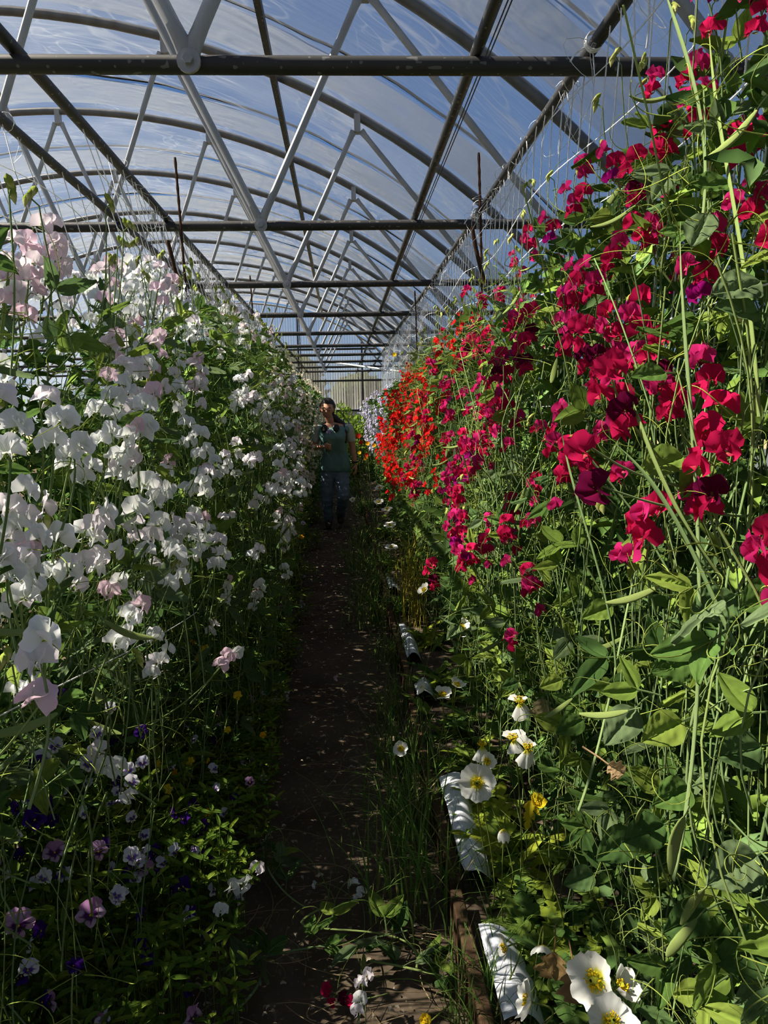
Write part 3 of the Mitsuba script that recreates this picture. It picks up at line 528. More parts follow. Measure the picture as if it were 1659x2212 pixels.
# thick winged stems in front of the red row
for k, pts in enumerate([[(1455, 1900, .95), (1510, 1400, .95), (1500, 1000, .97), (1478, 700, 1.0), (1470, 480, 1.1)], [(1330, 1480, 1.35), (1310, 1300, 1.35), (1240, 1050, 1.4), (1210, 900, 1.5)], [(1560, 1250, .9), (1480, 1130, .92), (1400, 960, .96), (1350, 820, 1.0)],
                         [(1250, 1750, 1.3), (1290, 1620, 1.3), (1330, 1440, 1.35), (1380, 1200, 1.4)], [(1600, 1420, .85), (1500, 1200, .9), (1390, 1020, .95), (1330, 960, .98)], [(1640, 900, 1.0), (1610, 600, 1.05), (1560, 300, 1.2), (1530, 30, 1.35)], [(1500, 560, 1.2), (1520, 300, 1.25), (1470, 80, 1.35), (1430, -40, 1.45)]]):
    key = plant_at(1, pts[0][2]); n = 100+k; p = spline([at(a, b, y) for a, b, y in pts], 30)
    m = MB(); m.add(*tube(p, .0048*np.clip((1.02-np.linspace(0, 1, 30))*4, .18, 1), 8, .4), STEMC[k % 3]); scene[f'{key}__stem_{n:03d}'] = m.ply('stem_skin')
# big front leaves of the red row
rg = np.random.default_rng(5)
for k, (px, py, y, s, tilt, c) in enumerate([(1430, 1580, 1.05, 1.5, .3, 4), (1590, 1625, .95, 1.7, -.2, 1), (1340, 1570, 1.15, 1.6, .9, 5), (1450, 1440, 1.1, 1.5, -.1, 0), (1290, 1320, 1.4, 1.3, .2, 2), (1190, 1475, 1.6, 1.1, .1, 4), (1590, 620, 1.0, 1.6, .2, 5), (1590, 670, 1.0, 1.5, -.3, 1), (1530, 400, 1.15, 1.5, .1, 0), (1510, 500, 1.15, 1.4, 1.2, 5), (1400, 810, 1.1, 1.2, 0, 0),
                                             (1580, 1880, .9, 1.7, .3, 5), (1390, 1800, 1.05, 1.5, .1, 3), (1330, 1830, 1.15, 1.6, .5, 3), (1480, 1990, .95, 1.5, .2, 3), (1600, 2060, .9, 1.7, -.3, 3), (1250, 1900, 1.3, 1.3, 0, 1), (1540, 1310, .95, 1.5, .4, 1), (1430, 1000, 1.0, 1.4, .2, 2), (1500, 1040, 1.0, 1.4, 1., 2), (1640, 1300, .9, 1.4, .3, 0), (1230, 1570, 1.4, 1.3, .4, 0), (1100, 1480, 1.8, 1.0, .2, 3), (1450, 1720, 1.0, 1.3, .2, 0)]):
    key = plant_at(1, y); m = MB(); L = .052*s
    v, f, cc = leaflet(rg, L, L*rg.uniform(.62, .8), 26, 15, LEAFC[c], .17); m.add(v, f, cc, mat(np.eye(3), (0, 0, 0))); m.add(*tube([(-.05, .004, -.02), (-.02, 0, -.004), (0, 0, 0)], .0018, 5), STEMC[1])
    A = frame((-math.cos(tilt)*.9, -.25, -.45*math.sin(tilt)-.1), (-.35, -.75, .5)); scene[f'{key}__leaf_{200+k:03d}'] = {**m.ply('leaf_skin'), 'to_world': T(mat(A, at(px, py, y)-A[:, 0]*L*.5))}

# ------------------------------------------------------------------ right bed: board, white sheet, soil
XBD = .28
def slab(x0, x1, y0, y1, z0, z1, n=30, seed=0, wob_=.012):
    m = MB(); yy = np.linspace(y0, y1, n); dx = (meshkit.noise(np.stack([yy*1.3, yy*0, yy*0], 1), seed)-.5)*wob_*2; dz = (meshkit.noise(np.stack([yy*1.7, yy*0+9, yy*0], 1), seed)-.5)*wob_
    c = np.array([(x0, z0), (x1, z0), (x1, z1-.004), (x1-.004, z1), (x0+.004, z1), (x0, z1-.004)]); v = np.stack([np.stack([c[:, 0]+a, c[:, 0]*0+y, c[:, 1]+b*(c[:, 1] > z0+.01)], 1) for a, b, y in zip(dx, dz, yy)]).reshape(-1, 3)
    i = np.arange(n*6).reshape(n, 6); j = np.roll(i, -1, 1); f = np.vstack([np.stack([i[:-1].ravel(), i[1:].ravel(), j[1:].ravel()], 1), np.stack([i[:-1].ravel(), j[1:].ravel(), j[:-1].ravel()], 1)])
    e = np.arange(1, 5); f = np.vstack([f, np.stack([e*0, e+1, e], 1), np.stack([e*0+(n-1)*6, e+(n-1)*6, e+1+(n-1)*6], 1)]); return v, f
for i, (a, b) in enumerate([(.2, 1.95), (1.99, 5.2), (5.24, 9.0), (9.04, 14.0), (14.04, 20.5)]):
    key = numbered('edging_board'); scene[key] = mikit.ply(slab(XBD, XBD+.035, a, b, -.03, .13, seed=i), 'old_wood', smooth=False)
    tag(key, f'weathered wooden board edging the right-hand bed, {ordinal(i)} from the camera', 'board', 'edging boards of the right bed')
u, v = uvgrid(120, 14, .2, 20.5, XBD+.03, 1.35)
scene['bed_soil'] = mikit.ply((np.stack([v, u, .07+(meshkit.fbm(np.stack([v*9, u*9, u*0], 1), 3)-.5)*.05], 1), gridf(120, 14)[:, ::-1]), 'soil', smooth=True); structure('bed_soil')
for i, (a, b, w0) in enumerate([(1.48, 1.80, .10), (2.02, 2.62, .10), (3.42, 3.60, .08), (4.0, 4.62, .09), (5.6, 6.0, .07)]):
    u, v = uvgrid(60, 12, a, b, 0, 1); n1 = meshkit.fbm(np.stack([u*5, v*1.5, u*0+i], 1), 3); n2 = meshkit.noise(np.stack([u*22, v*2, u*0+i], 1))
    x = XBD+.045+w0*v+(meshkit.noise(np.stack([u*3, u*0, v*0], 1), i)-.5)*.05*v; z = .125+.03*np.sin(v*3.1)+(n1-.5)*.045-.035*v
    key = numbered('plastic_sheet'); scene[key] = mikit.ply((np.stack([x, u, z], 1), gridf(60, 12)[:, ::-1]), 'white_sheet', smooth=True); tag(key, f'rumpled white plastic sheet along the edging board, {ordinal(i)} piece from the camera', 'plastic sheet', 'white sheets on the right bed')

# ------------------------------------------------------------------ grass tufts along the board
rg = np.random.default_rng(11)
def tuft(rg, n, h, spread):
    m = MB()
    for i in range(n):
        a = rg.uniform(0, 6.3); o = np.array([rg.normal(0, spread*.35), rg.normal(0, spread*.5), 0]); L = h*rg.uniform(.5, 1.1); lean = rg.uniform(.1, .9); d = np.array([math.cos(a), math.sin(a), 0]); t = np.linspace(0, 1, 8)
        p = o+d*(L*lean*(t**2))[:, None]+np.array([0, 0, 1.])*(L*(t-.45*lean*t**2.4))[:, None]; w = np.interp(t, [0, .3, 1], [.0018, .0030, .0003])*rg.uniform(.7, 1.4)
        s = np.cross(d, [0, 0, 1]); v = np.stack([p-s*w[:, None], p+s*w[:, None]+[0, 0, .0006], ], 1).reshape(-1, 3); k = np.arange(7)*2; f = np.vstack([np.stack([k, k+1, k+3], 1), np.stack([k, k+3, k+2], 1)])
        m.add(v, f, jit(rg, (.13, .24, .05) if rg.random() < .85 else (.25, .22, .10), .3))
    return m
GR = [sgroup(f'grass_{i}', grass_tuft=tuft(rg, 130, .38, .20).ply('leaf_skin')) for i in range(4)]
wheres = ['near the camera', 'by the white poppy facing the path', 'below the cut poppy stems', 'where the white sheet shows', 'by the dark plank end', 'at the yellow leaves', 'at the thin yellow stalks', 'before the walking woman', 'beside the walking woman', 'beyond the walking woman', 'far down the path', 'near the end wall']
for i, (y, x, s) in enumerate([(1.55, .30, .8), (2.05, .22, 1.0), (2.45, .20, 1.0), (2.95, .22, .9), (3.5, .24, .75), (4.2, .25, .8), (5.0, .20, 1.0), (5.8, .22, 1.15), (6.8, .2, 1.3), (8.2, .24, 1.1), (10.5, .24, 1.1), (13, .24, 1.1)]):
    key = numbered('grass_tuft'); inst(key, GR[i % 4], mat(rotz(i*1.3), (x, y, 0.0), s)); tag(key, f'tuft of long green grass along the wooden board, {wheres[i]}', 'grass', 'grass tufts on the board', 'stuff')

# ------------------------------------------------------------------ white poppies
def poppy(base, head, axis, size, label, openness=.5, npet=4, seed=0, drop=0., yellow=False, hi=True):
    rg = np.random.default_rng(3000+seed); key = numbered('poppy'); A = uframe(axis, (0, -1, .01)); head = np.asarray(head, float); base = np.asarray(base, float)
    mid = (base+head)/2+[rg.uniform(-.03, .03), rg.uniform(-.03, .03), .03]
    p = spline([base, mid, head-A[:, 2]*.035, head], 20); m = MB(); m.add(*tube(p, .0019, 6), (.17, .22, .05)); scene[key+'__stem'] = m.ply('stem_skin')
    for k in range(npet):
        m = MB(); nr, na = (12, 15) if hi else (6, 9); r, a = uvgrid(nr, na, .05, 1, -.82, .82); ph = rg.uniform(0, 6)
        lim = size/2*(1-.16*np.abs(a/.82)**3)*(1+.035*np.sin(9*a+ph)+.03*np.sin(21*a+ph*2)); op = openness+rg.uniform(-.12, .12); th = op*(r**.8)*1.35
        rr = r*lim; rad = rr*np.cos(th*.75); hgt = rr*np.sin(th*.75)+ (k % 2)*.0012+size*.045*r**1.5*np.sin(5*a+ph)+size*.018*r*np.sin(17*a+ph)*np.clip(r-.2, 0, 1)
        if k < drop: hgt = hgt-size*.35*r**1.6; rad = rad*.85
        aa = a*1.12+k*2*math.pi/4+rg.uniform(-.12, .12); v = np.stack([rad*np.cos(aa), rad*np.sin(aa), hgt], 1)
        ctr = np.array((.62, .62, .04)); out = np.array((.82, .84, .82)) if not yellow else np.array((.8, .62, .03)); q = smoothnp(.26, .50, r+.03*np.sin(13*a))[:, None]
        m.add(v, gridf(nr, na), ctr*(1-q)+out*q); scene[key+'__petal'+(f'_{k:03d}' if k else '')] = {**m.ply('petal_skin'), 'to_world': T(mat(A, head))}
    m = MB(); u, w = uvgrid(7, 8, 0, 1, 0, 2*math.pi); r = .085*size*np.sin(np.pi*np.clip(u*.9+.05, 0, 1))**.6; m.add(np.stack([r*np.cos(w), r*np.sin(w), u*size*.2], 1), gridf(7, 8), (.34, .36, .04)); scene[key+'__seed_head'] = {**m.ply('stem_skin'), 'to_world': T(mat(A, head))}
    m = MB()
    for i in range(46 if hi else 20):
        a, l, e = rg.uniform(0, 6.3), size*rg.uniform(.15, .24), rg.uniform(.5, 1.2); d = np.array([math.cos(a)*math.cos(e), math.sin(a)*math.cos(e), math.sin(e)])
        m.add(*tube([d*.03*size, d*l*.6, d*l], .0006, 3), (.62, .55, .03)); b = trimesh.creation.icosphere(0, .0017); m.add(b.vertices+d*l, b.faces, (.75, .50, .02))
    scene[key+'__stamens'] = {**m.ply('stem_skin'), 'to_world': T(mat(A, head))}; stuffpart(key+'__stamens', 'ring of yellow stamens')
    tag(key, label, 'poppy'); return key
def smoothnp(a, b, x): t = np.clip((x-a)/(b-a), 0, 1); return t*t*(3-2*t)
def bed(x, y): return (x, y, .06)
def pop(px, py, y, axis, size, label, **k):
    h = at(px, py, y); bx, by = k.pop('dx', .03), k.pop('dy', .05); return poppy(bed(max(h[0]+bx, .33), h[1]+by), h, axis, size, label, **k)
pop(1030, 1690, 1.9, (-.15, -.95, .35), .105, 'large round white poppy with green centre, turned flat to the camera', openness=.18, seed=1)
pop(866, 1618, 2.45, (-.2, -.8, .6), .058, 'small cupped white poppy alone over the path grass', openness=.35, seed=2, dx=.1)
pop(997, 1356, 3.0, (-.35, -.85, .35), .090, 'white poppy with crumpled petals turned to the path, farthest of the sunlit ones', openness=.3, seed=3)
pop(918, 1488, 2.6, (-.9, .1, .45), .078, 'white poppy seen from its side, leftmost of three leaning together', openness=.55, seed=4, dx=.10)
pop(955, 1502, 2.6, (-.1, -.3, .95), .080, 'white poppy with flat petals, in the middle of three leaning together', openness=.3, seed=5, npet=3, dx=.08)
pop(985, 1482, 2.6, (.3, -.1, .95), .075, 'white poppy that lost petals, rightmost of three leaning together', openness=.45, npet=3, seed=6, dx=.08)
pop(1122, 1518, 1.95, (.0, -.25, 1), .086, 'ragged white poppy drooping round its green head, by the wilted brown leaf', openness=-.1, npet=3, seed=7, drop=2)
pop(1108, 1598, 1.9, (-.2, -.3, .95), .080, 'white poppy touching another one above the large round bloom', openness=.1, npet=3, seed=8, drop=1)
pop(1138, 1618, 1.85, (.25, -.35, .9), .084, 'white poppy with drooping front petal and yellow brush of stamens', openness=.0, npet=3, seed=9, drop=2)
pop(1040, 1612, 2.0, (.2, -.2, 1), .074, 'wilting white poppy with two petals hanging beside its head', openness=-.2, npet=2, seed=10, drop=2)
pop(1050, 1645, 1.97, (.3, -.8, .5), .058, 'yellowing crumpled poppy behind the large round bloom', openness=.6, seed=11, yellow=False)
pop(1090, 1790, 1.85, (-.1, -.2, -.95), .070, 'closed white poppy nodding over the bright lobed leaves', openness=1.1, seed=12)
pop(1172, 2040, 1.55, (-.2, -.6, -.75), .070, 'single-petalled white poppy hanging low beside the dry leaf', openness=.7, npet=2, seed=13)
pop(1095, 2045, 1.6, (-.95, -.2, .1), .066, 'white poppy seen edge-on low beside the plastic sheet', openness=.35, seed=14)
pop(1290, 2115, 1.12, (-.75, -.55, .35), .100, 'largest white poppy with deep yellow stamens at the lower edge', openness=.5, seed=15)
pop(1335, 2135, 1.15, (.6, -.3, .7), .080, 'white poppy half hidden behind the largest bloom', openness=.6, npet=3, seed=16)
pop(1320, 2215, 1.02, (.1, -.4, .9), .085, 'white poppy cut by the lower edge below the largest bloom', openness=.3, seed=17)
pop(1148, 2165, 1.3, (-.95, .2, .2), .085, 'white poppy turned away at the lower edge, showing yellow stamens underneath', openness=.5, seed=18)
pop(820, 1055, 6.2, (-.1, -.4, .9), .08, 'white poppy beside the path grass level with the woman\'s knees', openness=.25, seed=19, hi=False)
pop(818, 1085, 5.6, (-.1, -.4, .9), .08, 'white poppy above the thin yellow stalks, upper of two', openness=.25, seed=20, hi=False)
pop(836, 1100, 5.4, (-.1, -.2, .98), .085, 'white poppy above the thin yellow stalks, lower of two', openness=.1, seed=21, hi=False)
pop(842, 1135, 4.9, (-.1, -.3, .95), .085, 'white poppy in front of the thin yellow stalks', openness=.15, seed=22, hi=False)
pop(845, 1183, 4.4, (.1, -.2, .95), .085, 'dim white poppy low over the lit yellow leaves', openness=.1, seed=23, hi=False)
pop(762, 1080, 7.4, (-.2, -.5, .8), .07, 'white poppy in shade right of the woman\'s legs', openness=.3, seed=24, hi=False)
pop(918, 1275, 3.5, (-.7, -.2, .6), .075, 'white poppy seen from its side under the lone crimson spray', openness=.4, seed=25)
pop(1160, 1735, 1.75, (.2, -.5, .8), .05, 'small yellow poppy beside the yellowed leaf', openness=.6, seed=26, yellow=True)
pop(920, 2205, 1.6, (-.2, -.6, .7), .035, 'small yellow flower at the lower edge of the bed', openness=.5, seed=27, yellow=True)
# poppy leaf rosettes
def lobed(rg, L, col, nl=5):
    """A deeply lobed leaf along +x."""
    m = MB(); col = jit(rg, col, .15)
    u, v = uvgrid(16, 5); w = L*.055*(1-.5*u)+.001; bend = rg.uniform(.2, .9)
    def place(x, y): return np.stack([x, y, .10*L*np.sin(np.pi*np.clip(x/L, 0, 1.2))-bend*L*.35*np.clip(x/L, 0, 1.3)**2+.02*L*np.sin(30*y/L)], -1)
    m.add(place(u*L, v*w), gridf(16, 5), col)
    for k in range(nl):
        for s in (-1, 1):
            x0 = L*(.22+.62*k/nl); l = L*(.36-.045*k)*rg.uniform(.8, 1.15); an = s*rg.uniform(.6, .95)
            a, b = uvgrid(7, 5); ww = l*.20*np.sin(np.pi*np.clip(a*.9+.1, 0, 1))**.7*(1+.22*np.cos(a*17)); x = x0+a*l*math.cos(an)-b*ww*math.sin(an); y = a*l*math.sin(an)+b*ww*math.cos(an); m.add(place(x, y), gridf(7, 5), col*(.9+.2*rg.random()))
    a, b = uvgrid(7, 5); ww = L*.09*np.sin(np.pi*np.clip(a*.9+.1, 0, 1))**.7; m.add(place(L*.8+a*L*.28, b*ww), gridf(7, 5), col); return m
rg = np.random.default_rng(19)
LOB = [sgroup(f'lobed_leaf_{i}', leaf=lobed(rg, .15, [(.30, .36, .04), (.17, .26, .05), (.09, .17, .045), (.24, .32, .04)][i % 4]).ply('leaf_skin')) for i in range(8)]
RW = ['under the large round poppy, brightest in the sun', 'just behind the brightest lobed leaves', 'at the lower edge by the largest poppy', 'beside the dark plank end', 'under the lone crimson spray', 'beside the long piece of white sheet', 'under the three leaning poppies', 'by the thin yellow stalks', 'past the thin yellow stalks', 'level with the woman', 'beyond the woman', 'far along the bed', 'between the low poppies and the rusty plank', 'at the foot of the crimson row, behind the poppies']
for i, (x, y, s) in enumerate([(.50, 2.15, 1.25), (.47, 2.45, 1.0), (.55, 1.35, 1.2), (.45, 1.6, .8), (.46, 3.6, 1.2), (.47, 3.1, 1.1), (.46, 2.75, 1.0), (.45, 4.4, 1.2), (.44, 5.2, 1.2), (.44, 6.6, 1.2), (.45, 8.4, 1.4), (.45, 11, 1.6), (.52, 1.85, 1.0), (.62, 1.75, 1.1)]):
    key = numbered('poppy_rosette'); rgx = np.random.default_rng(600+i); n = 30
    for k in range(n):
        a = rgx.uniform(0, 6.3); e = rgx.uniform(.15, 1.0); d = np.array([math.cos(a)*math.cos(e), math.sin(a)*math.cos(e), math.sin(e)]); o = np.array([x+rgx.normal(0, .05), y+rgx.normal(0, .07), .06])
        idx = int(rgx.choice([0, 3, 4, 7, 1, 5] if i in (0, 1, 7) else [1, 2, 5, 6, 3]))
        inst(key+'__leaf'+(f'_{k:03d}' if k else ''), LOB[idx], mat(frame(d, (0, 0, 1)), o, s*rgx.uniform(.6, 1.15)))
    tag(key, f'clump of lobed green poppy leaves {RW[i]}', 'leaf clump')
# thin yellow stalks
key = numbered('yellow_stalks'); m = MB(); rg = np.random.default_rng(23)
for i in range(60):
    b0 = np.array([rg.uniform(.36, .52), rg.uniform(4.5, 5.2), .07]); l = rg.uniform(.3, .62); m.add(*tube(spline([b0, b0+[rg.uniform(-.03, .03), 0, l*.5], b0+[rg.uniform(-.08, .08), rg.uniform(-.05, .05), l]], 5), .0022, 4), jit(rg, (.42, .36, .05), .2))
scene[key] = m.ply('stem_skin'); tag(key, 'stand of thin yellow flower stalks lit by the sun beside the grass', 'stalks', kind='stuff')
# yellowed leaf and dry leaves in the bed
def broad(rg, L, col, cup=.6):
    u, v = uvgrid(20, 15); w = L*.55*np.sin(np.pi*np.clip(u*.93+.03, 0, 1))**.6*(1+.10*np.sin(u*13)); y = v*w; x = u*L
    y = y*(1+.25*np.sin(u*17)*np.abs(v)); z = cup*np.abs(y)*1.1-.3*L*u**2*cup+.22*L*(meshkit.fbm(np.stack([u*5, v*3.5, u*0+rg.uniform(0, 60)], 1), 3)-.5); c = np.asarray(col)*(1+.5*(meshkit.noise(np.stack([u*5, v*4, u*0+rg.uniform(0, 60)], 1))-.5))[:, None]
    m = MB(); m.add(np.stack([x, y, z], 1), gridf(20, 15), np.clip(c, 0, .9)); m.add(*tube([(-.05, 0, -.02), (-.02, .002, -.003), (0, 0, 0)], .0018, 5), np.asarray(col)*.8); return m
rg = np.random.default_rng(29)
for (px, py, y, L, c, d, lab) in [(1150, 1740, 1.75, .075, (.60, .50, .03), (-.3, -.2, -.9), 'yellowed leaf hanging among green stems behind the large round poppy'), (1195, 2085, 1.45, .062, (.36, .24, .11), (-.1, -.2, -1), 'dry tan leaf folded under the single-petalled poppy'), (1245, 2130, 1.3, .06, (.30, .19, .10), (.1, -.4, -.9), 'crumpled brown leaf beside the largest poppy'),
                              (1172, 1530, 1.95, .06, (.30, .26, .15), (.1, -.1, -1), 'withered brown leaf hanging behind the ragged drooping poppy'), (1330, 1660, 1.2, .03, (.50, .35, .2), (.6, -.3, -.3), 'small curled tan leaf in the green tangle of the red row')]:
    key = numbered('withered_leaf'); A = frame(d, (-.3, -.9, .2)); scene[key] = {**(lobed(rg, L*1.25, c) if c[0] > .55 else broad(rg, L, c)).ply('leaf_skin'), 'to_world': T(mat(A, at(px, py, y)-A[:, 0]*L*.45))}; tag(key, lab, 'leaf')

# ------------------------------------------------------------------ pansies and violas under the pale row
def pansy(rg, ca, cb, blotch, hi=True):
    """Five petals facing +x, about one unit wide."""
    m = MB(); na, nr = (9, 6) if hi else (5, 3)
    for ang, sz, xo in ((.50, .52, -.06), (-.50, .50, -.03), (1.62, .46, .02), (-1.62, .46, .035), (math.pi, .42, .07)):
        ph = rg.uniform(0, 6); isup = abs(ang) < 1
        v, f, c = petal_fan(lambda a: sz*rg.uniform(.9, 1.08)*(1-.30*(np.abs(a)/.70)**3)*(1+.05*np.sin(9*a+ph)), .70, na, nr, lambda r, a: xo+.10*r*r*np.sin(4*a+ph)-.12*r**2+.03, ca if isup else cb, ca if isup else cb,
                            (lambda r, a, c: c) if isup or blotch is None else (lambda r, a, c: np.where((r < .58+.12*np.cos(a*9))[:, None], np.asarray(blotch), c)))
        m.add(v, f, c, mat(rotx(-ang) if True else np.eye(3), (0, 0, 0)))
    b = trimesh.creation.icosphere(0, .05); m.add(b.vertices+[.06, 0, -.02], b.faces, (.75, .55, .03)); m.add(*tube([(.0, 0, 0), (-.08, 0, -.1), (-.15, 0, -.6)], .025, 4), (.13, .2, .05)); return m
rg = np.random.default_rng(41)
PAN = {'violet': [((.055, .012, .20), (.06, .014, .24), (.02, .004, .07)), ((.035, .008, .13), (.03, .006, .12), None)], 'white': [((.62, .62, .78), (.74, .74, .80), (.10, .05, .32)), ((.70, .70, .80), (.78, .77, .82), (.13, .08, .40))],
       'pink': [((.45, .27, .48), (.50, .30, .50), (.06, .015, .09)), ((.40, .20, .40), (.48, .34, .52), (.08, .02, .12))], 'wine': [((.25, .05, .15), (.30, .07, .20), (.05, .005, .04))], 'yellow': [((.78, .38, .015), (.80, .42, .015), (.7, .3, .01)), ((.76, .52, .03), (.80, .58, .03), None)]}
PG = {k: [sgroup(f'pansy_{k}_{i}_{h}', flower=pansy(rg, *c, hi=(h == 'hi')).ply('petal_skin')) for i, c in enumerate(v)] for k, v in PAN.items() for h in ('hi',)}
PG = {k: v+[sgroup(f'pansy_more_{k}_{i}', flower=pansy(rg, *c).ply('petal_skin')) for i, c in enumerate(PAN[k]*2)] for k, v in PG.items()}
def pansy_leaves(rg, n, w, h):
    m = MB()
    for i in range(n):
        o = np.array([rg.uniform(-w, w)*.5, rg.uniform(-w, w)*.5, 0]); z = h*rg.uniform(.15, 1)**.7; a = rg.uniform(0, 6.3); st = o+[0, 0, z]
        if i % 3 == 0: m.add(*tube(spline([o, o+[rg.uniform(-.02, .02), 0, z*.6], st], 4), .0016, 3), (.13, .2, .05))
        for k in range(3):
            A = rotz(a+k*2.1)@roty(rg.uniform(-.7, .3)); v, f, c = leaflet(rg, rg.uniform(.025, .045), rg.uniform(.009, .015), 5, 3, jit(rg, (.11, .19, .03) if rg.random() < .7 else (.2, .28, .04), .25), .1); m.add(v, f, c, mat(A, st))
    return m
PF = [sgroup(f'pansy_leaf_mass_{i}', foliage=pansy_leaves(np.random.default_rng(50+i), 230, .38, .40).ply('leaf_skin')) for i in range(3)]
def mound(x, y): return float(np.interp(y, [.9, 1.3, 1.8, 2.6, 4, 8, 20], [.38, .46, .54, .34, .26, .26, .2]))*float(np.interp(x, [-.95, -.62, -.42, -.30], [1.2, 1.0, .72, .30]))
PW = [('in the lower left corner', 1.18), ('under the blurred white bloom', 1.5), ('in the sunlit patch', 1.82), ('beneath the pink-tinged spray', 2.15), ('under the yellow violas', 2.55), ('past the yellow violas', 3.0), ('opposite the lone crimson spray', 3.6), ('opposite the white sheet', 4.3), ('in the small lit patch before the woman', 5.2), ('just before the woman', 6.3), ('level with the woman', 8.0), ('beyond the woman', 10.0)]
for i, (wtxt, y) in enumerate(PW):
    key = numbered('pansy_clump'); rgx = np.random.default_rng(900+i); far = y > 2.9; n = [26, 34, 44, 22, 16, 14, 14, 14, 22, 12, 10, 10][i]
    kinds = [(['violet', 'pink', 'white', 'pink', 'wine'], 0), (['violet', 'white', 'pink', 'violet'], 0), (['white', 'violet', 'white', 'violet', 'white'], 0), (['violet', 'white', 'yellow'], 0), (['yellow', 'white', 'violet', 'white'], 0)][min(i, 4)][0]
    if i > 4: kinds = ['white', 'white', 'pink', 'yellow', 'white']
    for q, xx in enumerate((-.74, -.50)):
        M = mat(rotz(rgx.uniform(0, 6.3)), (xx, y+rgx.uniform(-.04, .04), 0)); M[2, 2] = mound(xx, y)/.40; M[1] *= 1.0 if y < 2.6 else 1.6; M[1, 3] = y
        kk = key+'__foliage'+(f'_{q:03d}' if q else ''); stuffpart(inst(kk, PF[int(rgx.integers(3))], M))
    for k in range(n):
        xx = rgx.uniform(-.86, -.30); yy = y+rgx.uniform(-.19, .19)*(1 if y < 2.6 else 2); zz = mound(xx, yy)+rgx.uniform(-.05, .05); kd = kinds[int(rgx.integers(len(kinds)))]
        G = PG[kd]; sz = (.048 if kd in ('pink', 'wine') else .036 if kd != 'yellow' else .030)*rgx.uniform(.85, 1.15)
        inst(key+'__flower'+(f'_{k:03d}' if k else ''), G[int(rgx.integers(len(G)))], mat(frame((rgx.uniform(-.9, 1.2), -rgx.uniform(.1, 1), rgx.uniform(-.2, .9)), (rgx.normal(0, .3), 0, 1)), (xx, yy, zz), sz))
    tag(key, f'clump of {" and ".join(list(dict.fromkeys(kinds))[:2])} pansies {wtxt}', 'pansy clump', 'pansy clumps along the path')
hk = lambda i: 'pansy_clump' if i == 0 else f'pansy_clump_{i:03d}'
for j, (px, py, y, kd, sz, ci) in enumerate([(418, 1382, 2.55, 'yellow', .034, 4), (444, 1404, 2.5, 'yellow', .034, 4), (434, 1422, 2.5, 'yellow', .034, 4), (514, 1503, 2.5, 'yellow', .034, 4), (568, 1588, 2.5, 'yellow', .025, 4), (492, 1578, 2.4, 'yellow', .025, 4), (482, 1838, 1.9, 'yellow', .028, 3), (195, 1975, 1.38, 'pink', .058, 0), (40, 1998, 1.30, 'pink', .058, 0), (118, 1840, 1.5, 'pink', .05, 1), (213, 1838, 1.5, 'pink', .045, 1), (285, 1850, 1.5, 'white', .042, 1),
                                         (132, 1505, 1.7, 'violet', .036, 2), (168, 1560, 1.72, 'violet', .036, 2), (305, 1582, 1.72, 'violet', .036, 2), (238, 1530, 1.75, 'white', .033, 2), (190, 1650, 1.6, 'white', .042, 2), (278, 1663, 1.62, 'white', .036, 2), (308, 1648, 1.65, 'white', .034, 2), (285, 1690, 1.6, 'white', .036, 2), (118, 1612, 1.62, 'white', .04, 2), (92, 1640, 1.58, 'white', .045, 2), (80, 1655, 1.55, 'violet', .045, 2), (210, 1585, 1.7, 'white', .038, 2), (540, 1690, 2.2, 'pink', .036, 3), (655, 1130, 5.4, 'white', .036, 8), (640, 1150, 5.2, 'pink', .036, 8), (625, 1140, 5.2, 'white', .036, 8), (652, 1160, 5.0, 'yellow', .036, 8), (90, 1745, 1.42, 'violet', .05, 1), (75, 1770, 1.4, 'violet', .05, 1)]):
    inst(f'{hk(ci)}__flower_{300+j:03d}', PG[kd][j % len(PG[kd])], mat(frame((.35, -1, .35), (0, 0, 1)), at(px, py, y), sz))

# ------------------------------------------------------------------ litter on the path
rg = np.random.default_rng(61)
m = MB(); xs = []
for i in range(1500):
    y = 1.5+14*rg.random()**1.6; x = rg.normal(-.30, .20) if rg.random() < .62 else rg.uniform(-.5, .27)
    if not -.8 < x < .27: continue
    s = rg.uniform(.004, .011)*(1.6 if rg.random() < .1 else 1); u, v = uvgrid(3, 3); w = np.sin(np.pi*np.clip(u*.8+.15, 0, 1)); P = np.stack([(u-.5)*s*1.6, v*w*s*.55, s*(.5*v*v+.3*np.sin(u*5))+.003], 1)
    m.add(P@rotz(rg.uniform(0, 6.3)).T+[x, y, .006], gridf(3, 3), jit(rg, (.50, .45, .36) if rg.random() < .75 else (.34, .25, .15), .3))
scene['petal_litter'] = m.ply('petal_skin'); tag('petal_litter', 'fallen cream petals scattered over the dark earth path', 'petals', kind='stuff')
m = MB()
for i in range(420):
    y = 1.5+11*rg.random()**1.5; x = rg.uniform(-.5, .27); a = rg.uniform(-.6, .6)+(0 if rg.random() < .7 else 1.4); l = rg.uniform(.04, .24); d = np.array([math.cos(a), math.sin(a), 0]); k = np.array([-d[1], d[0], 0])*rg.uniform(-.03, .03); c = np.array([x, y, .012+rg.uniform(0, .012)])
    m.add(*tube(spline([c-d*l/2, c+k, c+d*l/2], 5), rg.uniform(.0009, .0018), 4), jit(rg, (.25, .19, .11), .3))
scene['stem_litter'] = m.ply('stem_skin'); tag('stem_litter', 'dry broken stalks strewn across the dark earth path', 'plant litter', kind='stuff')
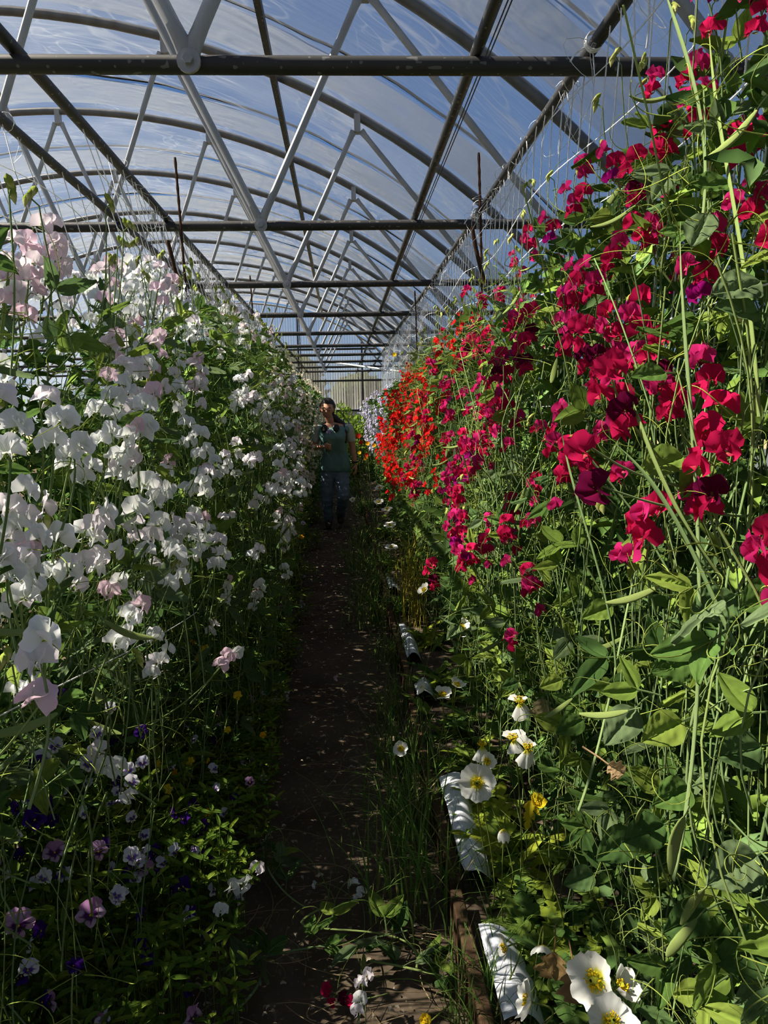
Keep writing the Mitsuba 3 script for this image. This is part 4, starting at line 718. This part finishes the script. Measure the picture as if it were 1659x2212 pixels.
# cut stems lying in front
def cut_stem(pts, label, leaves, flowers, seed, wing=.005):
    rg = np.random.default_rng(seed); key = numbered('cut_vine'); p = spline(pts, 30); m = MB(); m.add(*tube(p, np.linspace(wing, wing*.6, 30), 6, .5, True), STEMC[seed % 3]); scene[key+'__stem'] = m.ply('stem_skin')
    for k in range(leaves):
        q = p[int(rg.integers(3, 29))]; a = rg.uniform(0, 6.3); inst(key+'__leaf'+(f'_{k:03d}' if k else ''), LEAF_HI[int(rg.integers(12))], mat(frame((math.cos(a), math.sin(a), rg.uniform(0, .5)), (rg.normal(0, .4), rg.normal(0, .4), 1)), q, rg.uniform(1.0, 1.4)))
    for k, (g, q, up, s) in enumerate(flowers):
        A = uframe(up, (.2, -1, .3)); inst(key+'__flower_spray'+(f'_{k:03d}' if k else ''), g, mat(A, np.asarray(q)-A[:, 2]*(GL[g]-.02)*s, s))
    tag(key, label, 'cut vine')
Wh = SP['white_hi']; Cr = SP['crimson_hi']
g0 = lambda px, py, z=.03: atz(px, py, z)
cut_stem([g0(440, 2110), g0(600, 2060, .05), g0(780, 2030, .05), g0(880, 2010, .06)], 'long cut sweet pea vine lying across the path, with a folded leaf pair', 6, [], 1)
cut_stem([g0(700, 1960), g0(660, 2000, .06), g0(760, 2010, .04), g0(900, 2090, .04)], 'curled cut vine behind the longest one on the path', 6, [], 2)
cut_stem([g0(610, 1790), g0(570, 1850, .07), g0(600, 1910, .05), g0(660, 1960, .03)], 'cut vine curving along the left of the dark path', 7, [], 3)
cut_stem([g0(500, 2190), g0(560, 2120, .05), g0(540, 2060, .04)], 'short cut vine at the lower edge of the path', 4, [], 4)
cut_stem([g0(800, 2075), g0(900, 2095, .05), g0(1000, 2120, .08)], 'straight cut vine running into the bed', 3, [(Cr[0], g0(720, 2140, .03), (-.9, .1, .15), .8)], 5)
cut_stem([g0(770, 2212), g0(782, 2170, .04), g0(780, 2110, .07)], 'fallen white sweet pea spray on bare earth at the lower edge', 0, [(Wh[1], g0(785, 2120, .09), (.0, .5, .8), .85), (Wh[4], g0(775, 2170, .08), (.0, .5, .8), .8)], 6, .002)
cut_stem([g0(840, 1990), g0(800, 1960, .03), g0(770, 1930, .05)], 'fallen white sweet pea spray in the middle of the path', 0, [(Wh[3], g0(768, 1920, .07), (-.2, .7, .6), .8), (SP['white_one'][1], g0(690, 1908, .02), (-.9, .3, .2), .55)], 7, .002)
cut_stem([g0(790, 1450), g0(760, 1455, .02), g0(735, 1460, .03)], 'single fallen white blossom farther up the path', 0, [(SP['white_one'][2], g0(732, 1462, .05), (-.8, -.3, .4), .8)], 8, .002)
for i, (px, py, lab) in enumerate([(785, 2060, 'pale green pea pod standing among the cut vines on the path')]):
    key = numbered('pea_pod'); inst(key, POD[0], mat(frame((0, -.15, -1), (0, -1, .1)), atz(px, py, .09), 1.2)); tag(key, lab, 'pea pod')

# ------------------------------------------------------------------ nets, string, twine
def net(xp, zp, x_lo, z_lo, y0, y1, seed, label, name='trellis_net', cell=.115, loops=16):
    rg = np.random.default_rng(seed); m = MB(); ys = np.arange(y0, y1, cell); zs = np.arange(z_lo, zp-.02, .21); r = .0024
    sag = lambda y: .10*math.sin((y-y0)*math.pi/2.0)**2
    def P(y, z):
        t = (zp-z)/(zp-z_lo); return np.array([xp+(x_lo-xp)*t+.006*math.sin(y*5+z*3), y+.006*math.sin(z*3+y*3), z-sag(y)*(1-t)*(z < zp-.03)])
    for y in ys:
        zz = np.r_[zs, zp]; p = np.array([P(y, z) for z in zz]); p[-1, 1] += rg.uniform(-.06, .06); m.add(*tube(p, r, 3), (.7, .7, .7))
    for z in zs:
        p = np.array([P(y, z) for y in ys]); m.add(*tube(p, r*.9, 3), (.7, .7, .7))
        if z > 1.7:
            for y in ys: k = trimesh.creation.icosphere(0, .0036); m.add(k.vertices*[.7, .7, 1.4]+P(y, z), k.faces, (.8, .8, .8))
    # bunched strings wound along the pipe
    n = int((y1-y0)*loops)
    for i in range(n):
        y = rg.uniform(y0, y1); k = rg.integers(5, 9); a0 = rg.uniform(0, 6.3); dens = .5+.5*math.sin(y*3.1+seed)
        if rg.random() > .35+.65*dens: continue
        if i % 2: 
            t = np.linspace(0, 1, 12); rr = .027+rg.uniform(0, .035)*np.sin(t*math.pi); aa = a0+t*rg.uniform(2, 6); p = np.stack([xp+rr*np.cos(aa), y+t*rg.uniform(-.2, .2), zp+rr*np.sin(aa)-.01], 1)
        else:
            p = spline([(xp+rg.uniform(-.03, .03), y, zp-.02)]+[(xp+rg.uniform(-.07, .06), y+rg.uniform(-.14, .14), zp-rg.uniform(.0, .20)) for q in range(3)]+[(xp+rg.uniform(-.03, .03), y+rg.uniform(-.1, .1), zp-.01)], 14)
        m.add(*tube(p, rg.uniform(.0007, .0013), 3), (.7, .7, .7))
    key = numbered(name); v, f, c = m.arr(); scene[key] = mikit.ply((v, f), 'string_white', smooth=True); tag(key, label, 'net'); return key
net(XR, PZ, .74, 1.5, .9, 14.5, 1, 'white string trellis net hanging from the pipe into the red row')
net(XB, PZ, -.70, 1.6, 3.1, 9.5, 2, 'white string net bunched along the pipe above the pale row')
net(XA, PZ, -.98, 1.6, 1.4, 6.0, 3, 'loose white net hanging from the outermost pipe behind the pale row', cell=.20, loops=5)
for (y, lab) in [(D0-.06, 'white cord knotted round the net pipe at the nearest tie'), (D0+S-.06, 'white cord knotted round the net pipe at the second tie')]:
    t = np.linspace(0, 1, 60); a = t*2*math.pi*3; p = np.stack([XR+.026*np.cos(a), y+(t-.5)*.03, PZ+.026*np.sin(a)], 1); p = np.vstack([p, spline([p[-1], p[-1]+[-.05, .0, -.01], p[-1]+[-.10, -.02, -.06]], 8)])
    key = numbered('tie_cord'); scene[key] = mikit.ply(tube(p, .003, 5), 'string_white', smooth=True); tag(key, lab, 'cord')
key = numbered('loose_cord'); p = spline([at(1400, -40, 2.0), at(1401, 60, 2.0), at(1396, 105, 2.0)], 10); scene[key] = mikit.ply(tube(p, .0028, 5), 'string_white', smooth=True); tag(key, 'single white cord end dangling in front of the blue film', 'cord')
for pts, lab in [([(-120, 1610, .85), (0, 1546, 1.0), (250, 1421, 1.5), (425, 1322, 2.2)], 'pale twine stretched low in front of the pale row, above the pansies'), ([(-60, 1235, .9), (90, 1200, 1.1), (215, 1145, 1.3)], 'pale twine crossing the pale row among its white blooms')]:
    key = numbered('twine'); scene[key] = mikit.ply(tube(spline([at(*q) for q in pts], 16), .0013, 4), 'string_white', smooth=True); tag(key, lab, 'twine')

# ------------------------------------------------------------------ bush and far flowers at the end of the path, trees outside
def bush(rg, n, rx, ry, rz, col):
    m = MB()
    for i in range(n):
        d = unit(rg.normal(size=3)); d[2] = abs(d[2]); o = d*np.array([rx, ry, rz])*rg.uniform(.55, 1.05)**.5; A = frame(d+rg.normal(0, .5, 3), (0, 0, 1)); v, f, c = leaflet(rg, rg.uniform(.06, .10), rg.uniform(.035, .055), 4, 3, jit(rg, col, .3), .1); m.add(v, f, c, mat(A, o))
    for i in range(14):
        a = rg.uniform(0, 6.3); m.add(*tube([(0, 0, 0), (math.cos(a)*rx*.4, math.sin(a)*ry*.4, rz*.5), (math.cos(a)*rx*.7, math.sin(a)*ry*.7, rz*.9)], .008, 4), (.12, .1, .05))
    return m
rg = np.random.default_rng(71)
for (x, y, rx, ry, rz, lab) in [(.02, 17.5, .42, .6, 1.64, 'bright green leafy bush closing the path behind the woman'), (.30, 15.5, .34, .5, 1.38, 'leafy green bush at the foot of the lavender flowers')]:
    key = numbered('leafy_bush'); M = mat(np.eye(3), (x, y, 0)); scene[key] = {**bush(rg, 1500, rx, ry, rz, (.22, .33, .05)).ply('leaf_skin'), 'to_world': T(M)}; tag(key, lab, 'bush')
def small_flower(rg, col, npet=9):
    m = MB()
    for k in range(npet):
        v, f, c = petal_fan(lambda a: .5+0*a, .38, 3, 3, lambda r, a: .12*r*r, col, col); m.add(v, f, c, mat(rotx(k*2*math.pi/npet), (0, 0, 0)))
    b = trimesh.creation.icosphere(1, .13); m.add(b.vertices*[.5, 1, 1], b.faces, np.array(col)*.6); return m
for (px, py, y, col, s, lab, h) in [(794, 958, 9.0, (.72, .36, .02), .055, 'orange daisy-like flower beside the woman, upper of the group', .5), (808, 962, 8.8, (.74, .40, .02), .05, 'orange daisy-like flower right of the upper one beside the woman', .5), (790, 990, 8.6, (.72, .30, .02), .05, 'orange daisy-like flower below the others beside the woman', .5), (776, 978, 9.2, (.75, .50, .03), .05, 'yellow daisy-like flower closest to the woman\'s arm', .5),
                                 (774, 942, 9.6, (.65, .05, .03), .075, 'scarlet poppy-like flower by the woman\'s sleeve', .6), (780, 956, 9.4, (.65, .04, .03), .06, 'scarlet flower just under the one by the sleeve', .6), (792, 983, 8.9, (.60, .05, .02), .05, 'small scarlet flower among the orange ones', .5), (852, 766, 9.0, (.8, .55, .02), .05, 'yellow flower standing above the red row', .6)]:
    p = at(px, py, y); key = numbered('daisy' if col[1] > .2 else 'scarlet_flower'); scene[key+'__bloom'] = {**small_flower(rg, col).ply('petal_skin'), 'to_world': T(mat(frame((-.1, -1, .4)), p, s))}
    m = MB(); m.add(*tube(spline([(max(p[0], .38), y+.05, .06 if py > 800 else 1.5), (p[0]+.02, y+.04, p[2]*.6+(.5 if py < 800 else 0)), p], 8), .003, 4), STEMC[0]); scene[key+'__stem'] = m.ply('stem_skin'); tag(key, lab, 'flower')
def crown(rg, r, n):
    m = MB(); ic = trimesh.creation.icosphere(3, 1.0); v = ic.vertices*(1+.5*(meshkit.fbm(ic.vertices*2.2+rg.uniform(0, 50), 4)-.5)[:, None]); m.add(v*np.array([r, r, r*.8]), ic.faces, (.05, .07, .03))
    for i in range(n):
        d = unit(rg.normal(size=3)); o = d*r*np.array([1, 1, .8])*rg.uniform(.9, 1.12); vv, f, c = leaflet(rg, .5, .3, 4, 3, jit(rg, (.06, .085, .035), .3), .2); m.add(vv, f, c, mat(frame(rg.normal(size=3)), o))
    return m
for i, (x, y, r, lab) in enumerate([(-4.5, 60, 3.2, 'dark tree outside behind the end wall, tallest of those seen'), (1.5, 68, 2.4, 'dark tree outside, dim behind the clear end wall over the path'), (8, 58, 3.4, 'dark tree outside behind the end wall toward the red row'), (-13, 66, 3.6, 'dark tree outside behind the end wall toward the pale row')]):
    key = numbered('field_tree'); scene[key+'__crown'] = {**crown(rg, r, 500).ply('leaf_skin'), 'to_world': T(mat(np.eye(3), (x, y, r*.95+.5)))}
    scene[key+'__trunk'] = {**MB().add(*tube([(x, y, -.4), (x+.1, y, 1), (x, y, 2.4)], .25, 8), (.1, .08, .05)).ply('stem_skin')}; tag(key, lab, 'tree')

# ------------------------------------------------------------------ the woman walking up the path
PY = 9.5
def q(px, py, dy=0.): return at(px, py, PY+dy)
def ball(p, r): return m3d.Manifold.sphere(r, 24).translate(tuple(map(float, p)))
def bone(a, ra, b, rb): return m3d.Manifold.batch_hull([ball(a, ra), ball(b, rb)])
def finish(man, step=.012, it=10):
    man = man.refine_to_length(step); k = man.to_mesh(); t = trimesh.Trimesh(k.vert_properties[:, :3], k.tri_verts); trimesh.smoothing.filter_taubin(t, iterations=it); return t
def union(xs):
    r = xs[0]
    for x in xs[1:]: r = r+x
    return r
gz = .012
hd = q(707, 884); neck = q(713, 910, .02); chest = q(720, 938, .02); waist = q(724, 975, .03); hip = q(724, 1012, .03)
shR, shL = q(687, 926, .02), q(754, 924, .04); elR, haR = q(676, 968, .04), q(703, 965, -.17); elL, wrL = q(762, 968, .06), q(767, 1000, .0)
hipR, hipL = q(708, 1022, .03), q(738, 1022, .03); knR, anR = q(707, 1080, .0), q(710, 1128, .06); knL, anL = q(742, 1072, -.14), q(736, 1118, .12)
anR[2] = max(anR[2], .085); anL[2] = .13
body = [ball(hd+[0, 0, .02], .088), m3d.Manifold.batch_hull([ball(hd+[0, 0, .035], .082), ball(hd+[-.012, -.045, -.065], .042), ball(hd+[0, -.02, 0], .080)]), bone(neck, .05, hd+[0, .02, -.04], .052),
        m3d.Manifold.batch_hull([ball(shR+[.03, 0, -.02], .055), ball(shL-[.03, 0, .02], .055), ball(chest+[-.08, -.03, -.02], .09), ball(chest+[.08, -.03, -.02], .09), ball(neck-[0, 0, .05], .05)]),
        m3d.Manifold.batch_hull([ball(chest+[-.07, -.02, -.03], .10), ball(chest+[.07, -.02, -.03], .10), ball(waist+[-.06, 0, 0], .095), ball(waist+[.06, 0, 0], .095)]),
        m3d.Manifold.batch_hull([ball(waist+[-.06, 0, 0], .095), ball(waist+[.06, 0, 0], .095), ball(hip+[-.085, .0, 0], .10), ball(hip+[.085, 0, 0], .10)]),
        bone(shR, .050, elR, .041), bone(elR, .040, haR+[-.055, .015, 0], .026), bone(shL, .050, elL, .040), bone(elL, .039, wrL, .026),
        bone(hipR, .092, knR, .062), bone(knR, .060, anR, .038), bone(hipL, .092, knL, .062), bone(knL, .060, anL, .038),
        bone(anR, .036, anR+[0, -.10, -.035], .026), bone(anL, .036, anL+[.0, -.10, -.04], .026)]
# hand holding the stalk: palm, four curled fingers, thumb
def hand(c, along, side_, curl_, grip):
    along, side_ = unit(along), unit(side_); nrm = np.cross(along, side_); out = [m3d.Manifold.batch_hull([ball(c-along*.035, .020), ball(c+side_*.024+along*.015, .014), ball(c-side_*.024+along*.015, .013), ball(c+along*.02, .016)])]
    for k, (o, L) in enumerate(zip((-.027, -.009, .009, .026), (.058, .070, .072, .062))):
        a = c+side_*o+along*.025; d1 = unit(along*math.cos(curl_)+grip*math.sin(curl_)); d2 = unit(along*math.cos(curl_*2.4)+grip*math.sin(curl_*2.4)); b = a+d1*L*.5; e = b+d2*L*.5
        out += [bone(a, .0095, b, .0088), bone(b, .0088, e, .0072)]
    a = c+side_*.028-along*.02; b = a+unit(side_*.6+along*.6+grip*.6)*.032; out += [bone(a, .012, b, .0095), bone(b, .0095, b+unit(along*.7+grip*.7-side_*.1)*.028, .008)]
    return out
hcR = haR+[.015, 0, .0]; body += hand(hcR, (1, -.25, .05), (0, -.2, 1), .75, np.array([-.1, .5, -.3])/.6)
hcL = wrL+[.008, -.02, -.065]; body += hand(hcL, (.08, -.25, -1), (-.2, -1, .2), .35, np.array([-.9, 0, .1]))
# nose, brows, ears, lips of the bowed, smiling head
fdir = unit([-.10, -1, -.22]); fup = unit(np.array([0.06, -.2, 1])); frt = np.cross(fdir, fup); fc = hd+[0, 0, .01]
def fp(r, u_, d): return fc+frt*r+fup*u_+fdir*d
body += [bone(fp(0, .005, .088), .008, fp(0, -.028, .104), .0125), bone(fp(-.042, .012, .070), .014, fp(-.015, .018, .084), .009), bone(fp(.042, .012, .070), .014, fp(.015, .018, .084), .009), ball(fp(-.038, -.028, .060), .027), ball(fp(.038, -.028, .060), .027), m3d.Manifold.batch_hull([ball(fp(0, -.085, .066), .022), ball(fp(-.03, -.055, .052), .028), ball(fp(.03, -.055, .052), .028)]),
         bone(fp(-.084, .01, .0), .012, fp(-.082, -.03, .008), .010), bone(fp(.084, .01, .0), .012, fp(.082, -.03, .008), .010)]
bm = finish(union(body), .010, 8)
scene['person'] = mikit.ply((bm.vertices, bm.faces), 'skin', smooth=True); tag('person', 'woman in teal vest walking up the path, smiling down, holding a lilac flower sprig', 'person')
_rel = bm.vertices-fc; _R, _U, _D = _rel@frt, _rel@fup, _rel@fdir
def surf(r, u_, lift=0.): k = (np.hypot(_R-r, _U-u_) < .010) & (_D > 0); return fp(r, u_, (_D[k].max() if k.any() else .085)+lift)
def facestrip(name, pts, rad, mat_, label=None):
    t = spline([surf(*x) for x in pts], 14); scene[name] = mikit.ply(tube(t, rad*np.interp(np.linspace(0, 1, 14), [0, .2, .8, 1], [.35, 1, 1, .35]), 6, cap=True), mat_, smooth=True)
    if label: labels[name] = {'label': label}
facestrip('person__lips', [(-.031, -.046, .001), (-.016, -.053, .001), (0, -.055, .001), (.016, -.053, .001), (.031, -.046, .001)], .0040, 'lips', 'smiling lips')
facestrip('person__lips_001', [(-.028, -.049, .0005), (-.014, -.063, .001), (0, -.067, .001), (.014, -.063, .001), (.028, -.049, .0005)], .0050, 'lips')
facestrip('person__teeth', [(-.022, -.052, .0), (-.010, -.059, .001), (0, -.0605, .001), (.010, -.059, .001), (.022, -.052, .0)], .0038, 'white_paint', 'white teeth')
for s, sx in ((-1, ''), (1, '_001')):
    facestrip('person__eyelashes'+sx, [(s*.016, .000, .001), (s*.030, -.006, .002), (s*.046, .001, .001)], .0034, 'eye_dark')
    facestrip('person__eyebrow'+sx, [(s*.013, .024, .001), (s*.032, .031, .001), (s*.054, .023, .001)], .0040, 'eye_dark')
hair = union([m3d.Manifold.batch_hull([ball(fp(0, .045, -.030), .088), ball(fp(0, .066, .002), .062), ball(fp(-.022, .02, -.034), .083), ball(fp(.022, .02, -.034), .083)]), bone(fp(.0, .02, -.05), .080, fp(.01, -.06, -.06), .055), bone(fp(-.072, .03, .012), .020, fp(-.078, -.045, -.01), .014), bone(fp(.072, .03, .012), .020, fp(.078, -.04, -.01), .016),
              bone(fp(.01, -.06, -.06), .050, shL+[-.075, .02, .03], .042), bone(shL+[-.075, .02, .03], .042, shL+[-.055, -.085, -.05], .036), bone(shL+[-.055, -.085, -.05], .036, shL+[-.05, -.115, -.17], .020)])
hm = finish(hair, .012, 8); hm.vertices += (meshkit.noise(hm.vertices*np.array([160, 160, 12]))-.5)[:, None]*.006*np.array([1, 1, .2])
scene['person__hair'] = mikit.ply((hm.vertices, hm.faces), 'hair_dark', smooth=True); labels['person__hair'] = {'label': 'long dark hair pulled over one shoulder'}
def wrinkle(t, a, k, seed): t.vertices += t.vertex_normals*((meshkit.fbm(t.vertices*k, 3, seed)-.5)*a)[:, None]; return t
hem = hip+[0, 0, .01]
vest = union([m3d.Manifold.batch_hull([ball(shR+[.035, 0, -.012], .062), ball(shL-[.035, 0, .012], .062), ball(chest+[-.08, -.035, -.02], .104), ball(chest+[.08, -.035, -.02], .104)]),
              m3d.Manifold.batch_hull([ball(chest+[-.065, -.05, -.05], .105), ball(chest+[.065, -.05, -.05], .105), ball(waist+[-.055, -.01, 0], .100), ball(waist+[.055, -.01, 0], .100)]),
              m3d.Manifold.batch_hull([ball(waist+[-.055, -.01, 0], .100), ball(waist+[.055, -.01, 0], .100), ball(hem+[-.09, -.01, .0], .113), ball(hem+[.09, -.01, .0], .113)])])
vest = vest.trim_by_plane((0, 0, 1), float(hem[2]-.045)); vm = wrinkle(wrinkle(finish(vest, .012, 8), .040, np.array([9, 9, 6]), 3), .014, np.array([26, 26, 14]), 4)
scene['person__vest'] = mikit.ply((vm.vertices, vm.faces), 'teal_cloth', smooth=60); labels['person__vest'] = {'label': 'loose teal sleeveless top'}
for s, (a, b) in enumerate(((shR, elR), (shL, elL))):
    slv = m3d.Manifold.batch_hull([ball(a+[0, 0, .000], .058), ball(a+(b-a)*.62, .058), ball(a+(chest-a)*.12, .06)]); d = unit(b-a); slv = slv.trim_by_plane(tuple(-d), float(-np.dot(d, a+(b-a)*.66))); sm = wrinkle(finish(slv, .012, 5), .016, 12, s)
    scene['person__sleeve'+('' if s == 0 else '_001')] = mikit.ply((sm.vertices, sm.faces), 'pale_cloth', smooth=60); labels['person__sleeve'+('' if s == 0 else '_001')] = {'label': 'pale grey short sleeve'}
jeans = union([m3d.Manifold.batch_hull([ball(hip+[-.085, 0, -.0], .108), ball(hip+[.085, 0, -.0], .108), ball(hipR, .098), ball(hipL, .098)]), bone(hipR, .102, knR, .074), bone(knR, .072, anR+[0, 0, .02], .058), bone(hipL, .102, knL, .076), bone(knL, .074, anL+[0, 0, .03], .060)])
jm = wrinkle(finish(jeans, .012, 8), .024, np.array([10, 10, 34]), 9); scene['person__jeans'] = mikit.ply((jm.vertices, jm.faces), 'denim', smooth=True); labels['person__jeans'] = {'label': 'faded blue jeans'}
for s, a in enumerate((anR, anL)):
    bt = m3d.Manifold.batch_hull([ball(a+[0, .02, -.03], .048), ball(a+[0, .01, .03], .05)])+m3d.Manifold.batch_hull([ball(a+[0, .02, -.035], .046), ball(a+[.0, -.13, -.042], .040), ball(a+[.0, -.06, -.02], .042)])
    zf = float(a[2]-.083); bt = bt.trim_by_plane((0, 0, 1), zf); t = finish(bt, .012, 5); t.vertices[:, 2] = np.maximum(t.vertices[:, 2], .002); scene['person__boot'+('' if s == 0 else '_001')] = mikit.ply((t.vertices, t.faces), 'boot_leather', smooth=50)
wv, wf = tube(np.array([wrL+[.032*math.cos(a), .032*math.sin(a), .012] for a in np.linspace(0, 2*math.pi, 25)]), .010, 6); scene['person__watch'] = mikit.ply((wv, wf), 'black_rubber', smooth=True); labels['person__watch'] = {'label': 'dark watch on the hanging wrist'}
hp = numbered('headphones'); c0 = neck+[0, -.01, -.035]
pb = np.array([c0+[.098*math.sin(a), .085*math.cos(a)+.0, -.012+.03*math.cos(a)] for a in np.linspace(-2.3, 2.3, 30)]); scene[hp+'__band'] = mikit.ply(tube(pb, .013, 8, cap=True), 'black_rubber', smooth=True)
for s, nm in ((-1, '__ear_cup'), (1, '__ear_cup_001')):
    u, w = uvgrid(9, 20, 0, 1, 0, 2*math.pi); pr = np.interp(u, [0, .05, .3, .6, .9, 1], [0, .036, .044, .044, .034, 0]); v = np.stack([pr*np.cos(w), pr*np.sin(w)*1.15, u*.042], 1)
    scene[hp+nm] = {**mikit.ply((v, gridf(9, 20)), 'black_rubber', smooth=50), 'to_world': T(mat(uframe((s*.5, -1, .3), (1, 0, 0)), c0+[s*.066, -.098, -.055]))}
tag(hp, 'black headphones resting round the woman\'s neck', 'headphones')
fk = numbered('flower_sprig'); top_ = q(709, 934, -.24); bot_ = hcR+np.array([.03, -.02, -.05]); scene[fk+'__stalk'] = MB().add(*tube(spline([bot_, hcR+[.03, -.02, .02], (hcR+top_)/2+[.02, -.02, 0], top_], 12), .0022, 5), STEMC[0]).ply('stem_skin')
for k in range(6):
    o = top_+np.array([rg.uniform(-.045, .045), rg.uniform(-.03, .02), rg.uniform(-.03, .05)]); scene[fk+'__blossom'+(f'_{k:03d}' if k else '')] = {**pea_flower(rg, (.62, .56, .72), (.56, .48, .76)).ply('petal_skin'), 'to_world': T(mat(frame((rg.uniform(-.6, .6), -1, rg.uniform(-.3, .5))), o, .042))}
tag(fk, 'small lilac flower sprig held up in the woman\'s hand', 'flower')
